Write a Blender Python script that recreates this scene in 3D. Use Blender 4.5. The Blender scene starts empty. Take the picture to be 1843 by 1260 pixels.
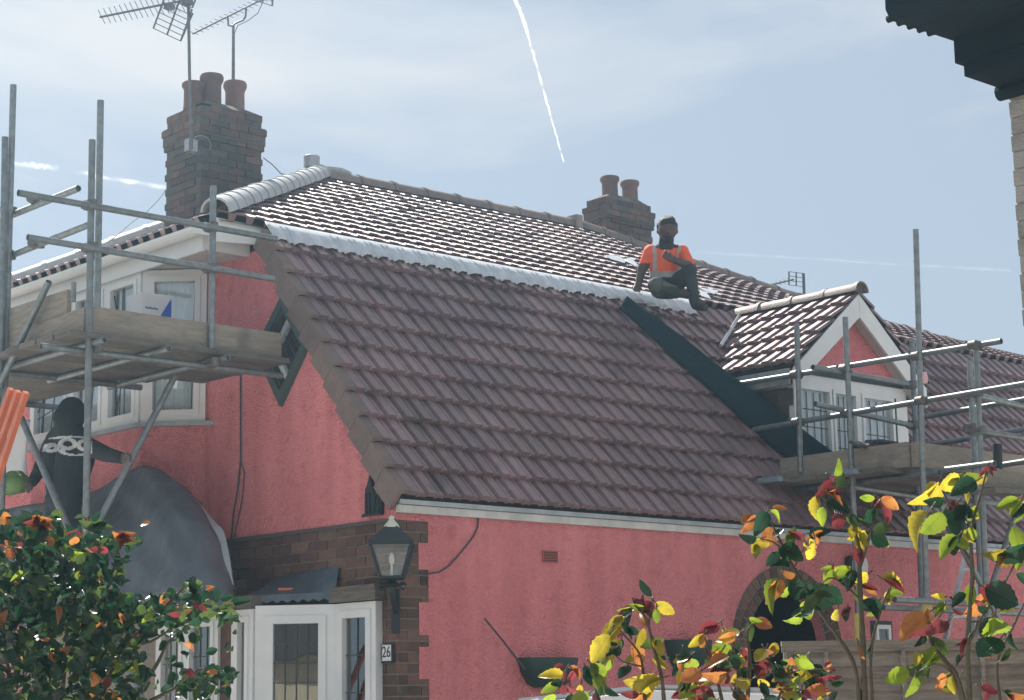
import bpy, bmesh, math, random
import numpy as np
from mathutils import Vector, Matrix, Euler
random.seed(7)
S = bpy.context.scene
COL = S.collection
R_ = math.radians

# ------------------------------------------------------------------ camera
# World: X along the side wall (away to the right), Y along the gable wall (away to the left), Z up.
CR = np.array([[0.74418651, -0.66780287, -0.01502568],
               [0.10942544, 0.14407046, -0.98349874],
               [0.65894804, 0.73026230, 0.18028992]])      # rows: right, down, forward
CP = np.array([-8.4262335, -10.5630714, 1.6])
FPX = 3522.806
cam_d = bpy.data.cameras.new("camera")
cam_d.sensor_width = 36
cam_d.lens = FPX / 1843 * 36
cam_d.clip_start = 0.1
cam_d.clip_end = 60000
cam = bpy.data.objects.new("camera", cam_d)
COL.objects.link(cam)
M = Matrix.Identity(4)
for i in range(3):
    M[i][0] = CR[0][i]; M[i][1] = -CR[1][i]; M[i][2] = -CR[2][i]; M[i][3] = CP[i]
cam.matrix_world = M
S.camera = cam

# ------------------------------------------------------------------ world, sun, exposure
SUN_EL = R_(50)
SUN_AZ = R_(9)            # measured from +Y towards +X
w = bpy.data.worlds.new("World"); S.world = w; w.use_nodes = True
nt = w.node_tree; nt.nodes.clear()
out = nt.nodes.new("ShaderNodeOutputWorld")
bg = nt.nodes.new("ShaderNodeBackground"); bg.inputs[1].default_value = 0.053
sky = nt.nodes.new("ShaderNodeTexSky"); sky.sky_type = 'NISHITA'; sky.sun_disc = False
sky.sun_elevation = SUN_EL; sky.sun_rotation = SUN_AZ
sky.air_density = 1.0; sky.dust_density = 1.0; sky.ozone_density = 1.6
tc = nt.nodes.new("ShaderNodeTexCoord")
mp = nt.nodes.new("ShaderNodeMapping"); mp.inputs['Scale'].default_value = (1.6, 1.6, 5.0)
nt.links.new(tc.outputs['Generated'], mp.inputs['Vector'])
nz = nt.nodes.new("ShaderNodeTexNoise"); nz.inputs['Scale'].default_value = 1.7; nz.inputs['Detail'].default_value = 7
nz.inputs['Roughness'].default_value = 0.55; nz.inputs['Distortion'].default_value = 0.4
nt.links.new(mp.outputs[0], nz.inputs['Vector'])
rp = nt.nodes.new("ShaderNodeValToRGB")
rp.color_ramp.elements[0].position = 0.45; rp.color_ramp.elements[0].color = (0, 0, 0, 1)
rp.color_ramp.elements[1].position = 0.66; rp.color_ramp.elements[1].color = (0.9, 0.9, 0.9, 1)
nt.links.new(nz.outputs['Fac'], rp.inputs['Fac'])
cl = nt.nodes.new("ShaderNodeMixRGB"); cl.blend_type = 'MIX'
cl.inputs[2].default_value = (7.9, 8.0, 8.1, 1)      # thin sunlit cirrus
nt.links.new(rp.outputs[0], cl.inputs[0])
ve = nt.nodes.new("ShaderNodeMixRGB"); ve.inputs[0].default_value = 0.66       # high thin veil over the whole sky
ve.inputs[2].default_value = (5.45, 6.15, 6.95, 1)
nt.links.new(sky.outputs[0], ve.inputs[1]); nt.links.new(ve.outputs[0], cl.inputs[1])
nt.links.new(cl.outputs[0], bg.inputs[0])
nt.links.new(bg.outputs[0], out.inputs[0])
sd = bpy.data.lights.new("sun", 'SUN'); sd.energy = 5.0; sd.angle = R_(0.6); sd.color = (1.0, 0.95, 0.87)
sun = bpy.data.objects.new("sun", sd); COL.objects.link(sun)
sdir = Vector((math.sin(SUN_AZ) * math.cos(SUN_EL), math.cos(SUN_AZ) * math.cos(SUN_EL), math.sin(SUN_EL)))
sun.rotation_euler = (-sdir).to_track_quat('-Z', 'Y').to_euler()
sun.location = (0, 0, 30)
S.view_settings.view_transform = 'Standard'; S.view_settings.look = 'None'
S.view_settings.exposure = 1.0; S.view_settings.gamma = 1.0
S.view_settings.use_curve_mapping = False
S.render.resolution_x = 1024; S.render.resolution_y = 700

# ------------------------------------------------------------------ helpers
def ray(x, y):
    return CR.T @ np.array([(x - 921.5) / FPX, (y - 630.0) / FPX, 1.0])
def atA(ax, x, y, val):
    d = ray(x, y); t = (val - CP[ax]) / d[ax]
    return Vector(CP + t * d)
def aX(x, y, v): return atA(0, x, y, v)
def aY(x, y, v): return atA(1, x, y, v)
def aZ(x, y, v): return atA(2, x, y, v)
def aD(x, y, D): return Vector(CP + D * ray(x, y))
def aP(x, y, n, p):
    d = ray(x, y); n = np.array(n, float); t = n @ (np.array(p) - CP) / (n @ d)
    return Vector(CP + t * d)

class MB:
    def __init__(s): s.v = []; s.f = []; s.m = []
    def add(s, vs, fs, mi=0):
        o = len(s.v); s.v += [tuple(p) for p in vs]
        for q in fs: s.f.append(tuple(o + i for i in q)); s.m.append(mi)
        return s
    def box(s, c, sz, rot=None, mi=0):
        c = Vector(c); hx, hy, hz = sz[0] / 2, sz[1] / 2, sz[2] / 2
        pts = [Vector((a * hx, b * hy, d * hz)) for d in (-1, 1) for b in (-1, 1) for a in (-1, 1)]
        if rot is not None: pts = [rot @ p for p in pts]
        return s.add([c + p for p in pts], [(0, 2, 3, 1), (4, 5, 7, 6), (0, 1, 5, 4), (2, 6, 7, 3), (0, 4, 6, 2), (1, 3, 7, 5)], mi)
    def ab(s, a, b, mi=0):
        a = Vector(a); b = Vector(b)
        return s.box((a + b) / 2, [abs(b[i] - a[i]) for i in range(3)], None, mi)
    def beam(s, p0, p1, wd, ht, up=(0, 0, 1), mi=0):
        p0 = Vector(p0); p1 = Vector(p1); d = (p1 - p0); L = d.length; d.normalize()
        up = Vector(up); sd_ = d.cross(up)
        if sd_.length < 1e-4: sd_ = d.cross(Vector((1, 0, 0)))
        sd_.normalize(); u = sd_.cross(d)
        rot = Matrix((d, sd_, u)).transposed()
        return s.box((p0 + p1) / 2, (L, wd, ht), rot, mi)
    def tube(s, pts, r, n=10, mi=0, cap=True):
        pts = [Vector(p) for p in pts]; k = len(pts)
        rs = r if isinstance(r, (list, tuple)) else [r] * k
        o = len(s.v); prev = None
        for i, p in enumerate(pts):
            t = (pts[min(i + 1, k - 1)] - pts[max(i - 1, 0)])
            if t.length < 1e-9: t = Vector((0, 0, 1))
            t.normalize()
            if prev is None:
                a = t.cross(Vector((0, 0, 1)))
                if a.length < 1e-3: a = t.cross(Vector((1, 0, 0)))
            else:
                a = prev - t * prev.dot(t)
            a.normalize(); prev = a; b = t.cross(a)
            for j in range(n):
                th = 2 * math.pi * j / n
                s.v.append(tuple(p + (a * math.cos(th) + b * math.sin(th)) * rs[i]))
        for i in range(k - 1):
            for j in range(n):
                j2 = (j + 1) % n
                s.f.append((o + i * n + j, o + i * n + j2, o + (i + 1) * n + j2, o + (i + 1) * n + j)); s.m.append(mi)
        if cap:
            s.f.append(tuple(o + j for j in range(n))[::-1]); s.m.append(mi)
            s.f.append(tuple(o + (k - 1) * n + j for j in range(n))); s.m.append(mi)
        return s
    def lathe(s, prof, org, n=20, mi=0, axis=None):
        org = Vector(org); o = len(s.v); k = len(prof)
        rot = Matrix.Identity(3) if axis is None else Vector((0, 0, 1)).rotation_difference(Vector(axis)).to_matrix()
        for r, z in prof:
            for j in range(n):
                th = 2 * math.pi * j / n
                s.v.append(tuple(org + rot @ Vector((r * math.cos(th), r * math.sin(th), z))))
        for i in range(k - 1):
            for j in range(n):
                j2 = (j + 1) % n
                s.f.append((o + i * n + j, o + i * n + j2, o + (i + 1) * n + j2, o + (i + 1) * n + j)); s.m.append(mi)
        return s
    def prism(s, poly, vec, mi=0):
        vec = Vector(vec); n = len(poly); poly = [Vector(p) for p in poly]
        o = len(s.v); s.v += [tuple(p) for p in poly] + [tuple(p + vec) for p in poly]
        s.f.append(tuple(o + i for i in range(n))[::-1]); s.m.append(mi)
        s.f.append(tuple(o + n + i for i in range(n))); s.m.append(mi)
        for i in range(n):
            j = (i + 1) % n
            s.f.append((o + i, o + j, o + n + j, o + n + i)); s.m.append(mi)
        return s
    def mesh(s, name, smooth=False, fixn=True):
        me = bpy.data.meshes.new(name); me.from_pydata(s.v, [], s.f)
        me.polygons.foreach_set('material_index', s.m)
        if fixn:
            bm = bmesh.new(); bm.from_mesh(me); bmesh.ops.recalc_face_normals(bm, faces=bm.faces[:]); bm.to_mesh(me); bm.free()
        if smooth:
            me.polygons.foreach_set('use_smooth', [True] * len(me.polygons))
            try: me.set_sharp_from_angle(angle=R_(40))
            except Exception: pass
        return me
    def build(s, name, mat, parent=None, smooth=False, fixn=True):
        me = s.mesh(name, smooth, fixn)
        for m_ in (mat if isinstance(mat, (list, tuple)) else [mat]): me.materials.append(m_)
        return link(name, me, parent)

def link(name, me, parent=None, mw=None):
    o = bpy.data.objects.new(name, me); COL.objects.link(o)
    if parent is not None:
        o.parent = parent
        if parent.type == 'EMPTY': o.matrix_parent_inverse = Matrix.Translation(-parent.location)
    if mw is not None: o.matrix_basis = mw
    return o
def tag(o, label=None, cat=None, group=None, kind=None):
    if label: o['label'] = label
    if cat: o['category'] = cat
    if group: o['group'] = group
    if kind: o['kind'] = kind
    return o
def thing(name, loc, label, cat, group=None):
    o = bpy.data.objects.new(name, None); COL.objects.link(o); o.location = loc
    o.empty_display_size = 0.1
    return tag(o, label, cat, group)

# ------------------------------------------------------------------ materials
def pmat(name, c1, c2=None, scale=6, rough=0.7, bump=0.0, bscale=80, metal=0.0, spec=0.5, rand=0.0, c3=None, s3=2.0, f3=0.5, stretch=None, lo=0.35, hi=0.65, coat=0.0):
    m = bpy.data.materials.new(name); m.use_nodes = True; t = m.node_tree; n = t.nodes; l = t.links
    b = n['Principled BSDF']; b.inputs['Roughness'].default_value = rough; b.inputs['Metallic'].default_value = metal
    b.inputs['Specular IOR Level'].default_value = spec
    if coat: b.inputs['Coat Weight'].default_value = coat
    geo = n.new('ShaderNodeNewGeometry'); vec = geo.outputs['Position']
    if stretch:
        mpn = n.new('ShaderNodeMapping'); mpn.inputs['Scale'].default_value = stretch
        l.new(vec, mpn.inputs['Vector']); vec = mpn.outputs[0]
    c2 = c2 or tuple(x * 0.8 for x in c1)
    no = n.new('ShaderNodeTexNoise'); no.inputs['Scale'].default_value = scale; no.inputs['Detail'].default_value = 6; no.inputs['Roughness'].default_value = 0.62
    l.new(vec, no.inputs['Vector'])
    cr = n.new('ShaderNodeValToRGB'); cr.color_ramp.elements[0].position = lo; cr.color_ramp.elements[1].position = hi
    cr.color_ramp.elements[0].color = (*c1, 1); cr.color_ramp.elements[1].color = (*c2, 1)
    l.new(no.outputs['Fac'], cr.inputs['Fac']); col = cr.outputs[0]
    if c3:
        n3 = n.new('ShaderNodeTexNoise'); n3.inputs['Scale'].default_value = s3; n3.inputs['Detail'].default_value = 5
        l.new(geo.outputs['Position'], n3.inputs['Vector'])
        r3 = n.new('ShaderNodeValToRGB'); r3.color_ramp.elements[0].position = f3; r3.color_ramp.elements[1].position = f3 + 0.15
        l.new(n3.outputs['Fac'], r3.inputs['Fac'])
        mx = n.new('ShaderNodeMixRGB'); mx.inputs[2].default_value = (*c3, 1)
        l.new(r3.outputs[0], mx.inputs[0]); l.new(col, mx.inputs[1]); col = mx.outputs[0]
    if rand:
        oi = n.new('ShaderNodeObjectInfo')
        hs = n.new('ShaderNodeHueSaturation')
        mr = n.new('ShaderNodeMapRange'); mr.inputs[3].default_value = 1 - rand; mr.inputs[4].default_value = 1 + rand
        l.new(oi.outputs['Random'], mr.inputs[0]); l.new(mr.outputs[0], hs.inputs['Value'])
        mr2 = n.new('ShaderNodeMapRange'); mr2.inputs[3].default_value = 0.5 - rand * 0.06; mr2.inputs[4].default_value = 0.5 + rand * 0.06
        wn = n.new('ShaderNodeTexWhiteNoise'); wn.noise_dimensions = '1D'
        l.new(oi.outputs['Random'], wn.inputs['W']); l.new(wn.outputs['Value'], mr2.inputs[0]); l.new(mr2.outputs[0], hs.inputs['Hue'])
        l.new(col, hs.inputs['Color']); col = hs.outputs[0]
    l.new(col, b.inputs['Base Color'])
    if bump:
        nb = n.new('ShaderNodeTexNoise'); nb.inputs['Scale'].default_value = bscale; nb.inputs['Detail'].default_value = 4
        l.new(vec, nb.inputs['Vector'])
        bp = n.new('ShaderNodeBump'); bp.inputs['Strength'].default_value = bump; bp.inputs['Distance'].default_value = 0.02
        l.new(nb.outputs['Fac'], bp.inputs['Height']); l.new(bp.outputs[0], b.inputs['Normal'])
    return m

def glass_mat(name, tint=(0.75, 0.82, 0.82), gl=0.16):
    m = bpy.data.materials.new(name); m.use_nodes = True; t = m.node_tree; n = t.nodes; l = t.links
    n.clear(); o = n.new('ShaderNodeOutputMaterial'); mx = n.new('ShaderNodeMixShader')
    tr = n.new('ShaderNodeBsdfTransparent'); tr.inputs[0].default_value = (*tint, 1)
    g = n.new('ShaderNodeBsdfGlossy'); g.inputs['Roughness'].default_value = 0.015; g.inputs[0].default_value = (0.95, 0.97, 1, 1)
    no = n.new('ShaderNodeTexNoise'); no.inputs['Scale'].default_value = 2.2
    geo = n.new('ShaderNodeNewGeometry'); l.new(geo.outputs['Position'], no.inputs['Vector'])
    bp = n.new('ShaderNodeBump'); bp.inputs['Strength'].default_value = 0.03; bp.inputs['Distance'].default_value = 0.05
    l.new(no.outputs['Fac'], bp.inputs['Height']); l.new(bp.outputs[0], g.inputs['Normal'])
    lw = n.new('ShaderNodeLayerWeight'); lw.inputs[0].default_value = 0.25
    ma = n.new('ShaderNodeMath'); ma.operation = 'ADD'; ma.inputs[1].default_value = gl; ma.use_clamp = True
    l.new(lw.outputs['Fresnel'], ma.inputs[0]); l.new(ma.outputs[0], mx.inputs[0])
    l.new(tr.outputs[0], mx.inputs[1]); l.new(g.outputs[0], mx.inputs[2]); l.new(mx.outputs[0], o.inputs[0])
    return m

def leaf_mat(name, c, tcol, rough=0.35, edge=None):
    m = bpy.data.materials.new(name); m.use_nodes = True; t = m.node_tree; n = t.nodes; l = t.links
    b = n['Principled BSDF']; b.inputs['Roughness'].default_value = rough
    o = n['Material Output']
    tr = n.new('ShaderNodeBsdfTranslucent'); mx = n.new('ShaderNodeMixShader'); mx.inputs[0].default_value = 0.55
    oi = n.new('ShaderNodeObjectInfo'); hs = n.new('ShaderNodeHueSaturation'); hs2 = n.new('ShaderNodeHueSaturation')
    mr = n.new('ShaderNodeMapRange'); mr.inputs[3].default_value = 0.65; mr.inputs[4].default_value = 1.35
    l.new(oi.outputs['Random'], mr.inputs[0])
    geo = n.new('ShaderNodeNewGeometry'); no = n.new('ShaderNodeTexNoise'); no.inputs['Scale'].default_value = 45; no.inputs['Detail'].default_value = 4
    l.new(geo.outputs['Position'], no.inputs['Vector'])
    for h, cc in ((hs, c), (hs2, tcol)):
        mc = n.new('ShaderNodeMixRGB'); mc.inputs[1].default_value = (*cc, 1)
        e = edge or tuple(x * 0.6 for x in cc)
        mc.inputs[2].default_value = (*e, 1)
        rr = n.new('ShaderNodeValToRGB'); rr.color_ramp.elements[0].position = 0.48; rr.color_ramp.elements[1].position = 0.7
        l.new(no.outputs['Fac'], rr.inputs['Fac']); l.new(rr.outputs[0], mc.inputs[0])
        l.new(mc.outputs[0], h.inputs['Color']); l.new(mr.outputs[0], h.inputs['Value'])
    tco = n.new('ShaderNodeTexCoord'); sx = n.new('ShaderNodeSeparateXYZ'); l.new(tco.outputs['Object'], sx.inputs[0])
    ab = n.new('ShaderNodeMath'); ab.operation = 'ABSOLUTE'; l.new(sx.outputs[0], ab.inputs[0])
    m1 = n.new('ShaderNodeMath'); m1.operation = 'MULTIPLY_ADD'; m1.inputs[1].default_value = -0.75; l.new(ab.outputs[0], m1.inputs[0]); l.new(sx.outputs[1], m1.inputs[2])
    m2 = n.new('ShaderNodeMath'); m2.operation = 'MULTIPLY'; m2.inputs[1].default_value = 62.0; l.new(m1.outputs[0], m2.inputs[0])
    m3 = n.new('ShaderNodeMath'); m3.operation = 'SINE'; l.new(m2.outputs[0], m3.inputs[0])
    v1 = n.new('ShaderNodeValToRGB'); v1.color_ramp.elements[0].position = .86; v1.color_ramp.elements[1].position = 1.0; l.new(m3.outputs[0], v1.inputs['Fac'])
    v2 = n.new('ShaderNodeValToRGB'); v2.color_ramp.elements[0].position = .008; v2.color_ramp.elements[0].color = (1, 1, 1, 1); v2.color_ramp.elements[1].position = .022; v2.color_ramp.elements[1].color = (0, 0, 0, 1); l.new(ab.outputs[0], v2.inputs['Fac'])
    vm_ = n.new('ShaderNodeMixRGB'); vm_.blend_type = 'LIGHTEN'; vm_.inputs[0].default_value = 1; l.new(v1.outputs[0], vm_.inputs[1]); l.new(v2.outputs[0], vm_.inputs[2])
    sc_ = n.new('ShaderNodeMath'); sc_.operation = 'MULTIPLY'; sc_.inputs[1].default_value = .35; l.new(vm_.outputs[0], sc_.inputs[0])
    dk = n.new('ShaderNodeMixRGB'); dk.blend_type = 'MULTIPLY'; dk.inputs[2].default_value = (.45, .42, .35, 1); l.new(sc_.outputs[0], dk.inputs[0]); l.new(hs2.outputs[0], dk.inputs[1])
    bpn = n.new('ShaderNodeBump'); bpn.inputs['Strength'].default_value = .5; bpn.inputs['Distance'].default_value = .002; bpn.invert = True; l.new(vm_.outputs[0], bpn.inputs['Height']); l.new(bpn.outputs[0], b.inputs['Normal'])
    l.new(hs.outputs[0], b.inputs['Base Color']); l.new(dk.outputs[0], tr.inputs[0])
    l.new(b.outputs[0], mx.inputs[1]); l.new(tr.outputs[0], mx.inputs[2]); l.new(mx.outputs[0], o.inputs[0])
    return m

def render_mat(name, c1, c2, c3):
    # painted roughcast: pebbly relief, faded patches, grime streaks
    m = pmat(name, c1, c2, scale=1.1, rough=0.85, spec=0.25, c3=c3, s3=9.0, f3=0.55)
    t = m.node_tree; n = t.nodes; l = t.links; b = n['Principled BSDF']
    geo = n.new('ShaderNodeNewGeometry')
    v = n.new('ShaderNodeTexVoronoi'); v.inputs['Scale'].default_value = 58
    no = n.new('ShaderNodeTexNoise'); no.inputs['Scale'].default_value = 24; no.inputs['Detail'].default_value = 6; no.inputs['Roughness'].default_value = 0.75
    l.new(geo.outputs['Position'], v.inputs['Vector']); l.new(geo.outputs['Position'], no.inputs['Vector'])
    ad = n.new('ShaderNodeMath'); ad.operation = 'SUBTRACT'; l.new(no.outputs['Fac'], ad.inputs[0]); l.new(v.outputs['Distance'], ad.inputs[1])
    bp = n.new('ShaderNodeBump'); bp.inputs['Strength'].default_value = 0.9; bp.inputs['Distance'].default_value = 0.026
    # faded runs and grime
    mpv = n.new('ShaderNodeMapping'); mpv.inputs['Scale'].default_value = (5, 5, 0.55); l.new(geo.outputs['Position'], mpv.inputs['Vector'])
    ns = n.new('ShaderNodeTexNoise'); ns.inputs['Scale'].default_value = 1.0; ns.inputs['Detail'].default_value = 6; l.new(mpv.outputs[0], ns.inputs['Vector'])
    rs = n.new('ShaderNodeValToRGB'); rs.color_ramp.elements[0].position = 0.38; rs.color_ramp.elements[0].color = (0.94, 0.93, 0.93, 1); rs.color_ramp.elements[1].position = 0.66; rs.color_ramp.elements[1].color = (1.10, 1.13, 1.13, 1)
    l.new(ns.outputs['Fac'], rs.inputs['Fac']); src = b.inputs['Base Color'].links[0].from_socket
    mg = n.new('ShaderNodeMixRGB'); mg.blend_type = 'MULTIPLY'; mg.inputs[0].default_value = 1; l.new(src, mg.inputs[1]); l.new(rs.outputs[0], mg.inputs[2]); l.new(mg.outputs[0], b.inputs['Base Color'])
    l.new(ad.outputs[0], bp.inputs['Height']); l.new(bp.outputs[0], b.inputs['Normal'])
    return m

MT = {}
MT['pink'] = render_mat('pink_render', (0.84, 0.285, 0.295), (0.79, 0.255, 0.265), (0.71, 0.215, 0.225))
MT['tile'] = pmat('concrete_tile', (0.245, 0.158, 0.162), (0.185, 0.122, 0.127), scale=14, rough=0.40, spec=0.5, bump=0.25, bscale=220, rand=0.24, c3=(0.11, 0.075, 0.075), s3=4.0, f3=0.58)
MT['verge'] = pmat('verge_cap', (0.20, 0.145, 0.125), (0.15, 0.11, 0.10), scale=9, rough=0.7, bump=0.2, rand=0.12)
MT['ridge'] = pmat('ridge_clay', (0.24, 0.19, 0.165), (0.17, 0.135, 0.12), scale=12, rough=0.6, bump=0.3, rand=0.15)
MT['hip'] = pmat('pale_hip_cap', (0.46, 0.46, 0.47), (0.36, 0.37, 0.38), scale=9, rough=0.5, bump=0.15, rand=0.08)
MT['mortar_dark'] = pmat('dark_bedding', (0.10, 0.09, 0.085), (0.07, 0.065, 0.06), scale=30, rough=0.9)
MT['brick'] = pmat('old_brick', (0.155, 0.085, 0.062), (0.10, 0.06, 0.048), scale=16, rough=0.88, bump=0.5, bscale=120, rand=0.38, c3=(0.075, 0.06, 0.05), s3=5, f3=0.57)
MT['stackbrick'] = pmat('stack_brick', (0.165, 0.095, 0.075), (0.115, 0.072, 0.06), scale=14, rough=0.9, bump=0.5, bscale=110, rand=0.28, c3=(0.075, 0.075, 0.068), s3=3.4, f3=0.44)
MT['mortar'] = pmat('mortar', (0.35, 0.31, 0.27), (0.26, 0.23, 0.20), scale=22, rough=0.95, bump=0.4, bscale=200)
MT['mortar_soot'] = pmat('sooty_mortar', (0.13, 0.115, 0.10), (0.09, 0.08, 0.07), scale=22, rough=0.95, bump=0.4)
MT['pot'] = pmat('clay_pot', (0.20, 0.12, 0.095), (0.14, 0.09, 0.075), scale=8, rough=0.8, bump=0.2, rand=0.2)
MT['lead'] = pmat('lead_sheet', (0.42, 0.45, 0.47), (0.30, 0.33, 0.35), scale=10, rough=0.38, metal=0.35, bump=0.2, bscale=25)
MT['leadbright'] = pmat('new_lead', (0.60, 0.63, 0.66), (0.46, 0.50, 0.54), scale=10, rough=0.34, metal=0.3, bump=0.2, bscale=25)
MT['white'] = pmat('white_pvc', (0.72, 0.73, 0.72), (0.64, 0.65, 0.65), scale=3, rough=0.35)
MT['whiteold'] = pmat('aged_white_paint', (0.62, 0.62, 0.58), (0.46, 0.46, 0.43), scale=5, rough=0.6, bump=0.15, bscale=60, stretch=(1, 1, 0.4))
MT['steel'] = pmat('galvanised_tube', (0.25, 0.28, 0.285), (0.165, 0.185, 0.19), scale=18, rough=0.48, metal=0.55, bump=0.1, bscale=90, c3=(0.20, 0.17, 0.14), s3=6, f3=0.62, rand=0.15)
MT['coupler'] = pmat('coupler_steel', (0.19, 0.185, 0.18), (0.12, 0.11, 0.10), scale=40, rough=0.6, metal=0.5)
MT['board'] = pmat('scaffold_board', (0.29, 0.25, 0.20), (0.20, 0.175, 0.145), scale=7, rough=0.85, bump=0.35, bscale=30, stretch=(1, 1, 5), rand=0.18, c3=(0.15, 0.13, 0.11), s3=3.5, f3=0.6)
MT['deck'] = pmat('shaded_deck_board', (0.17, 0.15, 0.125), (0.10, 0.09, 0.08), scale=6, rough=0.9, bump=0.4, bscale=30, stretch=(1, 1, 4), rand=0.25, c3=(0.07, 0.065, 0.06), s3=3, f3=0.55)  # darker copy of the board; shade under the platform put into its colour
MT['bluepaint'] = pmat('blue_end_paint', (0.16, 0.22, 0.27), (0.20, 0.25, 0.29), scale=12, rough=0.7)
MT['membrane'] = pmat('black_membrane', (0.004, 0.018, 0.026), (0.008, 0.026, 0.034), scale=9, rough=0.75, spec=0.2, bump=0.3, bscale=40, stretch=(1, 1, 1))
MT['black'] = pmat('black_iron', (0.006, 0.011, 0.014), (0.012, 0.018, 0.021), scale=20, rough=0.55, bump=0.1)
MT['darkgreen'] = pmat('dark_green_paint', (0.05, 0.075, 0.07), (0.035, 0.055, 0.05), scale=10, rough=0.7, bump=0.2)
MT['planter'] = pmat('dark_green_plastic', (0.008, 0.035, 0.028), (0.015, 0.05, 0.04), scale=10, rough=0.55)
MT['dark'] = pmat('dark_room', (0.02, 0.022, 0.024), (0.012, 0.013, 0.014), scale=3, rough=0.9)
MT['net'] = pmat('net_curtain', (0.82, 0.84, 0.86), (0.62, 0.65, 0.68), scale=18, rough=0.9, stretch=(4, 4, 0.3))
MT['curtain_or_dark_back'] = pmat('grey_curtain', (0.28, 0.32, 0.35), (0.20, 0.23, 0.26), scale=16, rough=0.9, stretch=(4, 4, 0.25))
MT['glass'] = glass_mat('window_glass', (0.90, 0.95, 0.95), 0.15)
MT['leadcame'] = pmat('lead_came', (0.07, 0.075, 0.08), (0.05, 0.055, 0.06), rough=0.6)
MT['oak'] = pmat('weathered_lintel', (0.17, 0.145, 0.115), (0.11, 0.095, 0.08), scale=8, rough=0.85, bump=0.5, bscale=30, stretch=(1, 1, 6))
MT['tarp'] = pmat('grey_tarpaulin', (0.13, 0.15, 0.17), (0.09, 0.105, 0.125), scale=4, rough=0.5, bump=1.0, bscale=5, stretch=(1, 1.6, 0.6))
MT['tarpedge'] = pmat('tarp_hem', (0.42, 0.45, 0.48), (0.34, 0.37, 0.40), scale=6, rough=0.5)
MT['fence'] = pmat('fence_timber', (0.27, 0.225, 0.185), (0.16, 0.135, 0.115), scale=6, rough=0.9, bump=0.4, bscale=40, stretch=(1, 1, 7), rand=0.16)
MT['orange'] = pmat('orange_plastic', (0.62, 0.16, 0.06), (0.52, 0.12, 0.05), scale=8, rough=0.45)
MT['yellow'] = pmat('yellow_foam', (0.70, 0.58, 0.16), (0.58, 0.46, 0.13), scale=9, rough=0.8)
MT['alu'] = pmat('aluminium', (0.55, 0.56, 0.56), (0.42, 0.43, 0.43), scale=10, rough=0.4, metal=0.7)
MT['antenna'] = pmat('aerial_alloy', (0.17, 0.17, 0.175), (0.12, 0.12, 0.125), scale=20, rough=0.55, metal=0.3)
MT['cable'] = pmat('cable', (0.045, 0.045, 0.048), (0.06, 0.06, 0.06), rough=0.6)
MT['cablegrey'] = pmat('grey_cable', (0.25, 0.25, 0.26), (0.2, 0.2, 0.2), rough=0.6)
MT['ground'] = pmat('worn_paving', (0.50, 0.475, 0.44), (0.42, 0.40, 0.37), scale=1.5, rough=0.95, bump=0.3, bscale=20)
MT['wbrick'] = pmat('painted_brick', (0.30, 0.285, 0.27), (0.23, 0.22, 0.205), scale=15, rough=0.9, bump=0.5, bscale=90, rand=0.12)
MT['soffit'] = pmat('backlit_dark_timber', (0.004, 0.011, 0.017), (0.007, 0.015, 0.021), scale=6, rough=0.85, spec=0.15)  # backlit darkness of the neighbour's eave and roof put into the colour
MT['cream'] = pmat('cream_render', (0.72, 0.66, 0.50), (0.66, 0.60, 0.46), scale=2, rough=0.9, bump=0.3)
MT['slate'] = pmat('slate_roof', (0.06, 0.06, 0.065), (0.045, 0.045, 0.05), scale=6, rough=0.7)
MT['card'] = pmat('white_card', (0.66, 0.67, 0.70), (0.60, 0.61, 0.64), scale=4, rough=0.7)
MT['bluecard'] = pmat('blue_card', (0.02, 0.09, 0.48), (0.02, 0.08, 0.42), scale=4, rough=0.6)
MT['print'] = pmat('grey_print', (0.10, 0.12, 0.22), rough=0.8)
MT['terracotta'] = pmat('painted_airbrick', (0.42, 0.11, 0.105), (0.36, 0.09, 0.09), scale=20, rough=0.85)
MT['carpaint'] = pmat('white_car_paint', (0.66, 0.67, 0.68), (0.62, 0.63, 0.64), scale=2, rough=0.25, coat=0.6)
MT['rubber'] = pmat('rubber', (0.02, 0.02, 0.02), rough=0.8)
MT['darkglass'] = pmat('car_glass', (0.015, 0.02, 0.022), rough=0.05)
MT['rubble'] = pmat('broken_tile', (0.10, 0.09, 0.09), (0.055, 0.055, 0.06), scale=12, rough=0.9, bump=0.5, rand=0.25)
MT['bulb'] = pmat('frosted_bulb', (0.75, 0.74, 0.68), rough=0.3)
MT['cap'] = pmat('cream_cap', (0.60, 0.60, 0.50), (0.50, 0.50, 0.42), rough=0.5)
# ------------------------------------------------------------------ ground
g = MB(); g.add([(-150, -150, 0), (150, -150, 0), (150, 150, 0), (-150, 150, 0)], [(0, 1, 2, 3)])
tag(g.build('ground', MT['ground']), kind='structure')

# ------------------------------------------------------------------ house
H = thing('house', (4, 3, 0), 'pink rendered house with a long tiled catslide roof and a gabled dormer', 'house')
YE, ZE = -0.05, 3.035            # catslide eave
YK, ZK = 1.56, 5.185             # where the steep roof meets the shallow one
ANG = math.atan2(ZK - ZE, YK - YE)
US = Vector((0, math.cos(ANG), math.sin(ANG))); UN = Vector((0, -math.sin(ANG), math.cos(ANG)))
SL = math.hypot(ZK - ZE, YK - YE)
XEND = 17.0
ZB = 2.896                       # top of the brick facing
EX, EY, EZ = -0.42, 1.63, 5.315  # eave corner of the shallow roof
RY = 5.38
RPTS = [(-1, 7.05), (3.3, 7.05), (6.95, 7.085), (9.1, 6.885), (11.0, 6.715), (12.73, 6.585), (16.04, 6.43), (18, 6.35)]
def ridge_z(x):
    for (x0, z0), (x1, z1) in zip(RPTS, RPTS[1:]):
        if x <= x1: return z0 + (z1 - z0) * (x - x0) / (x1 - x0)
    return RPTS[-1][1]
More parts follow.
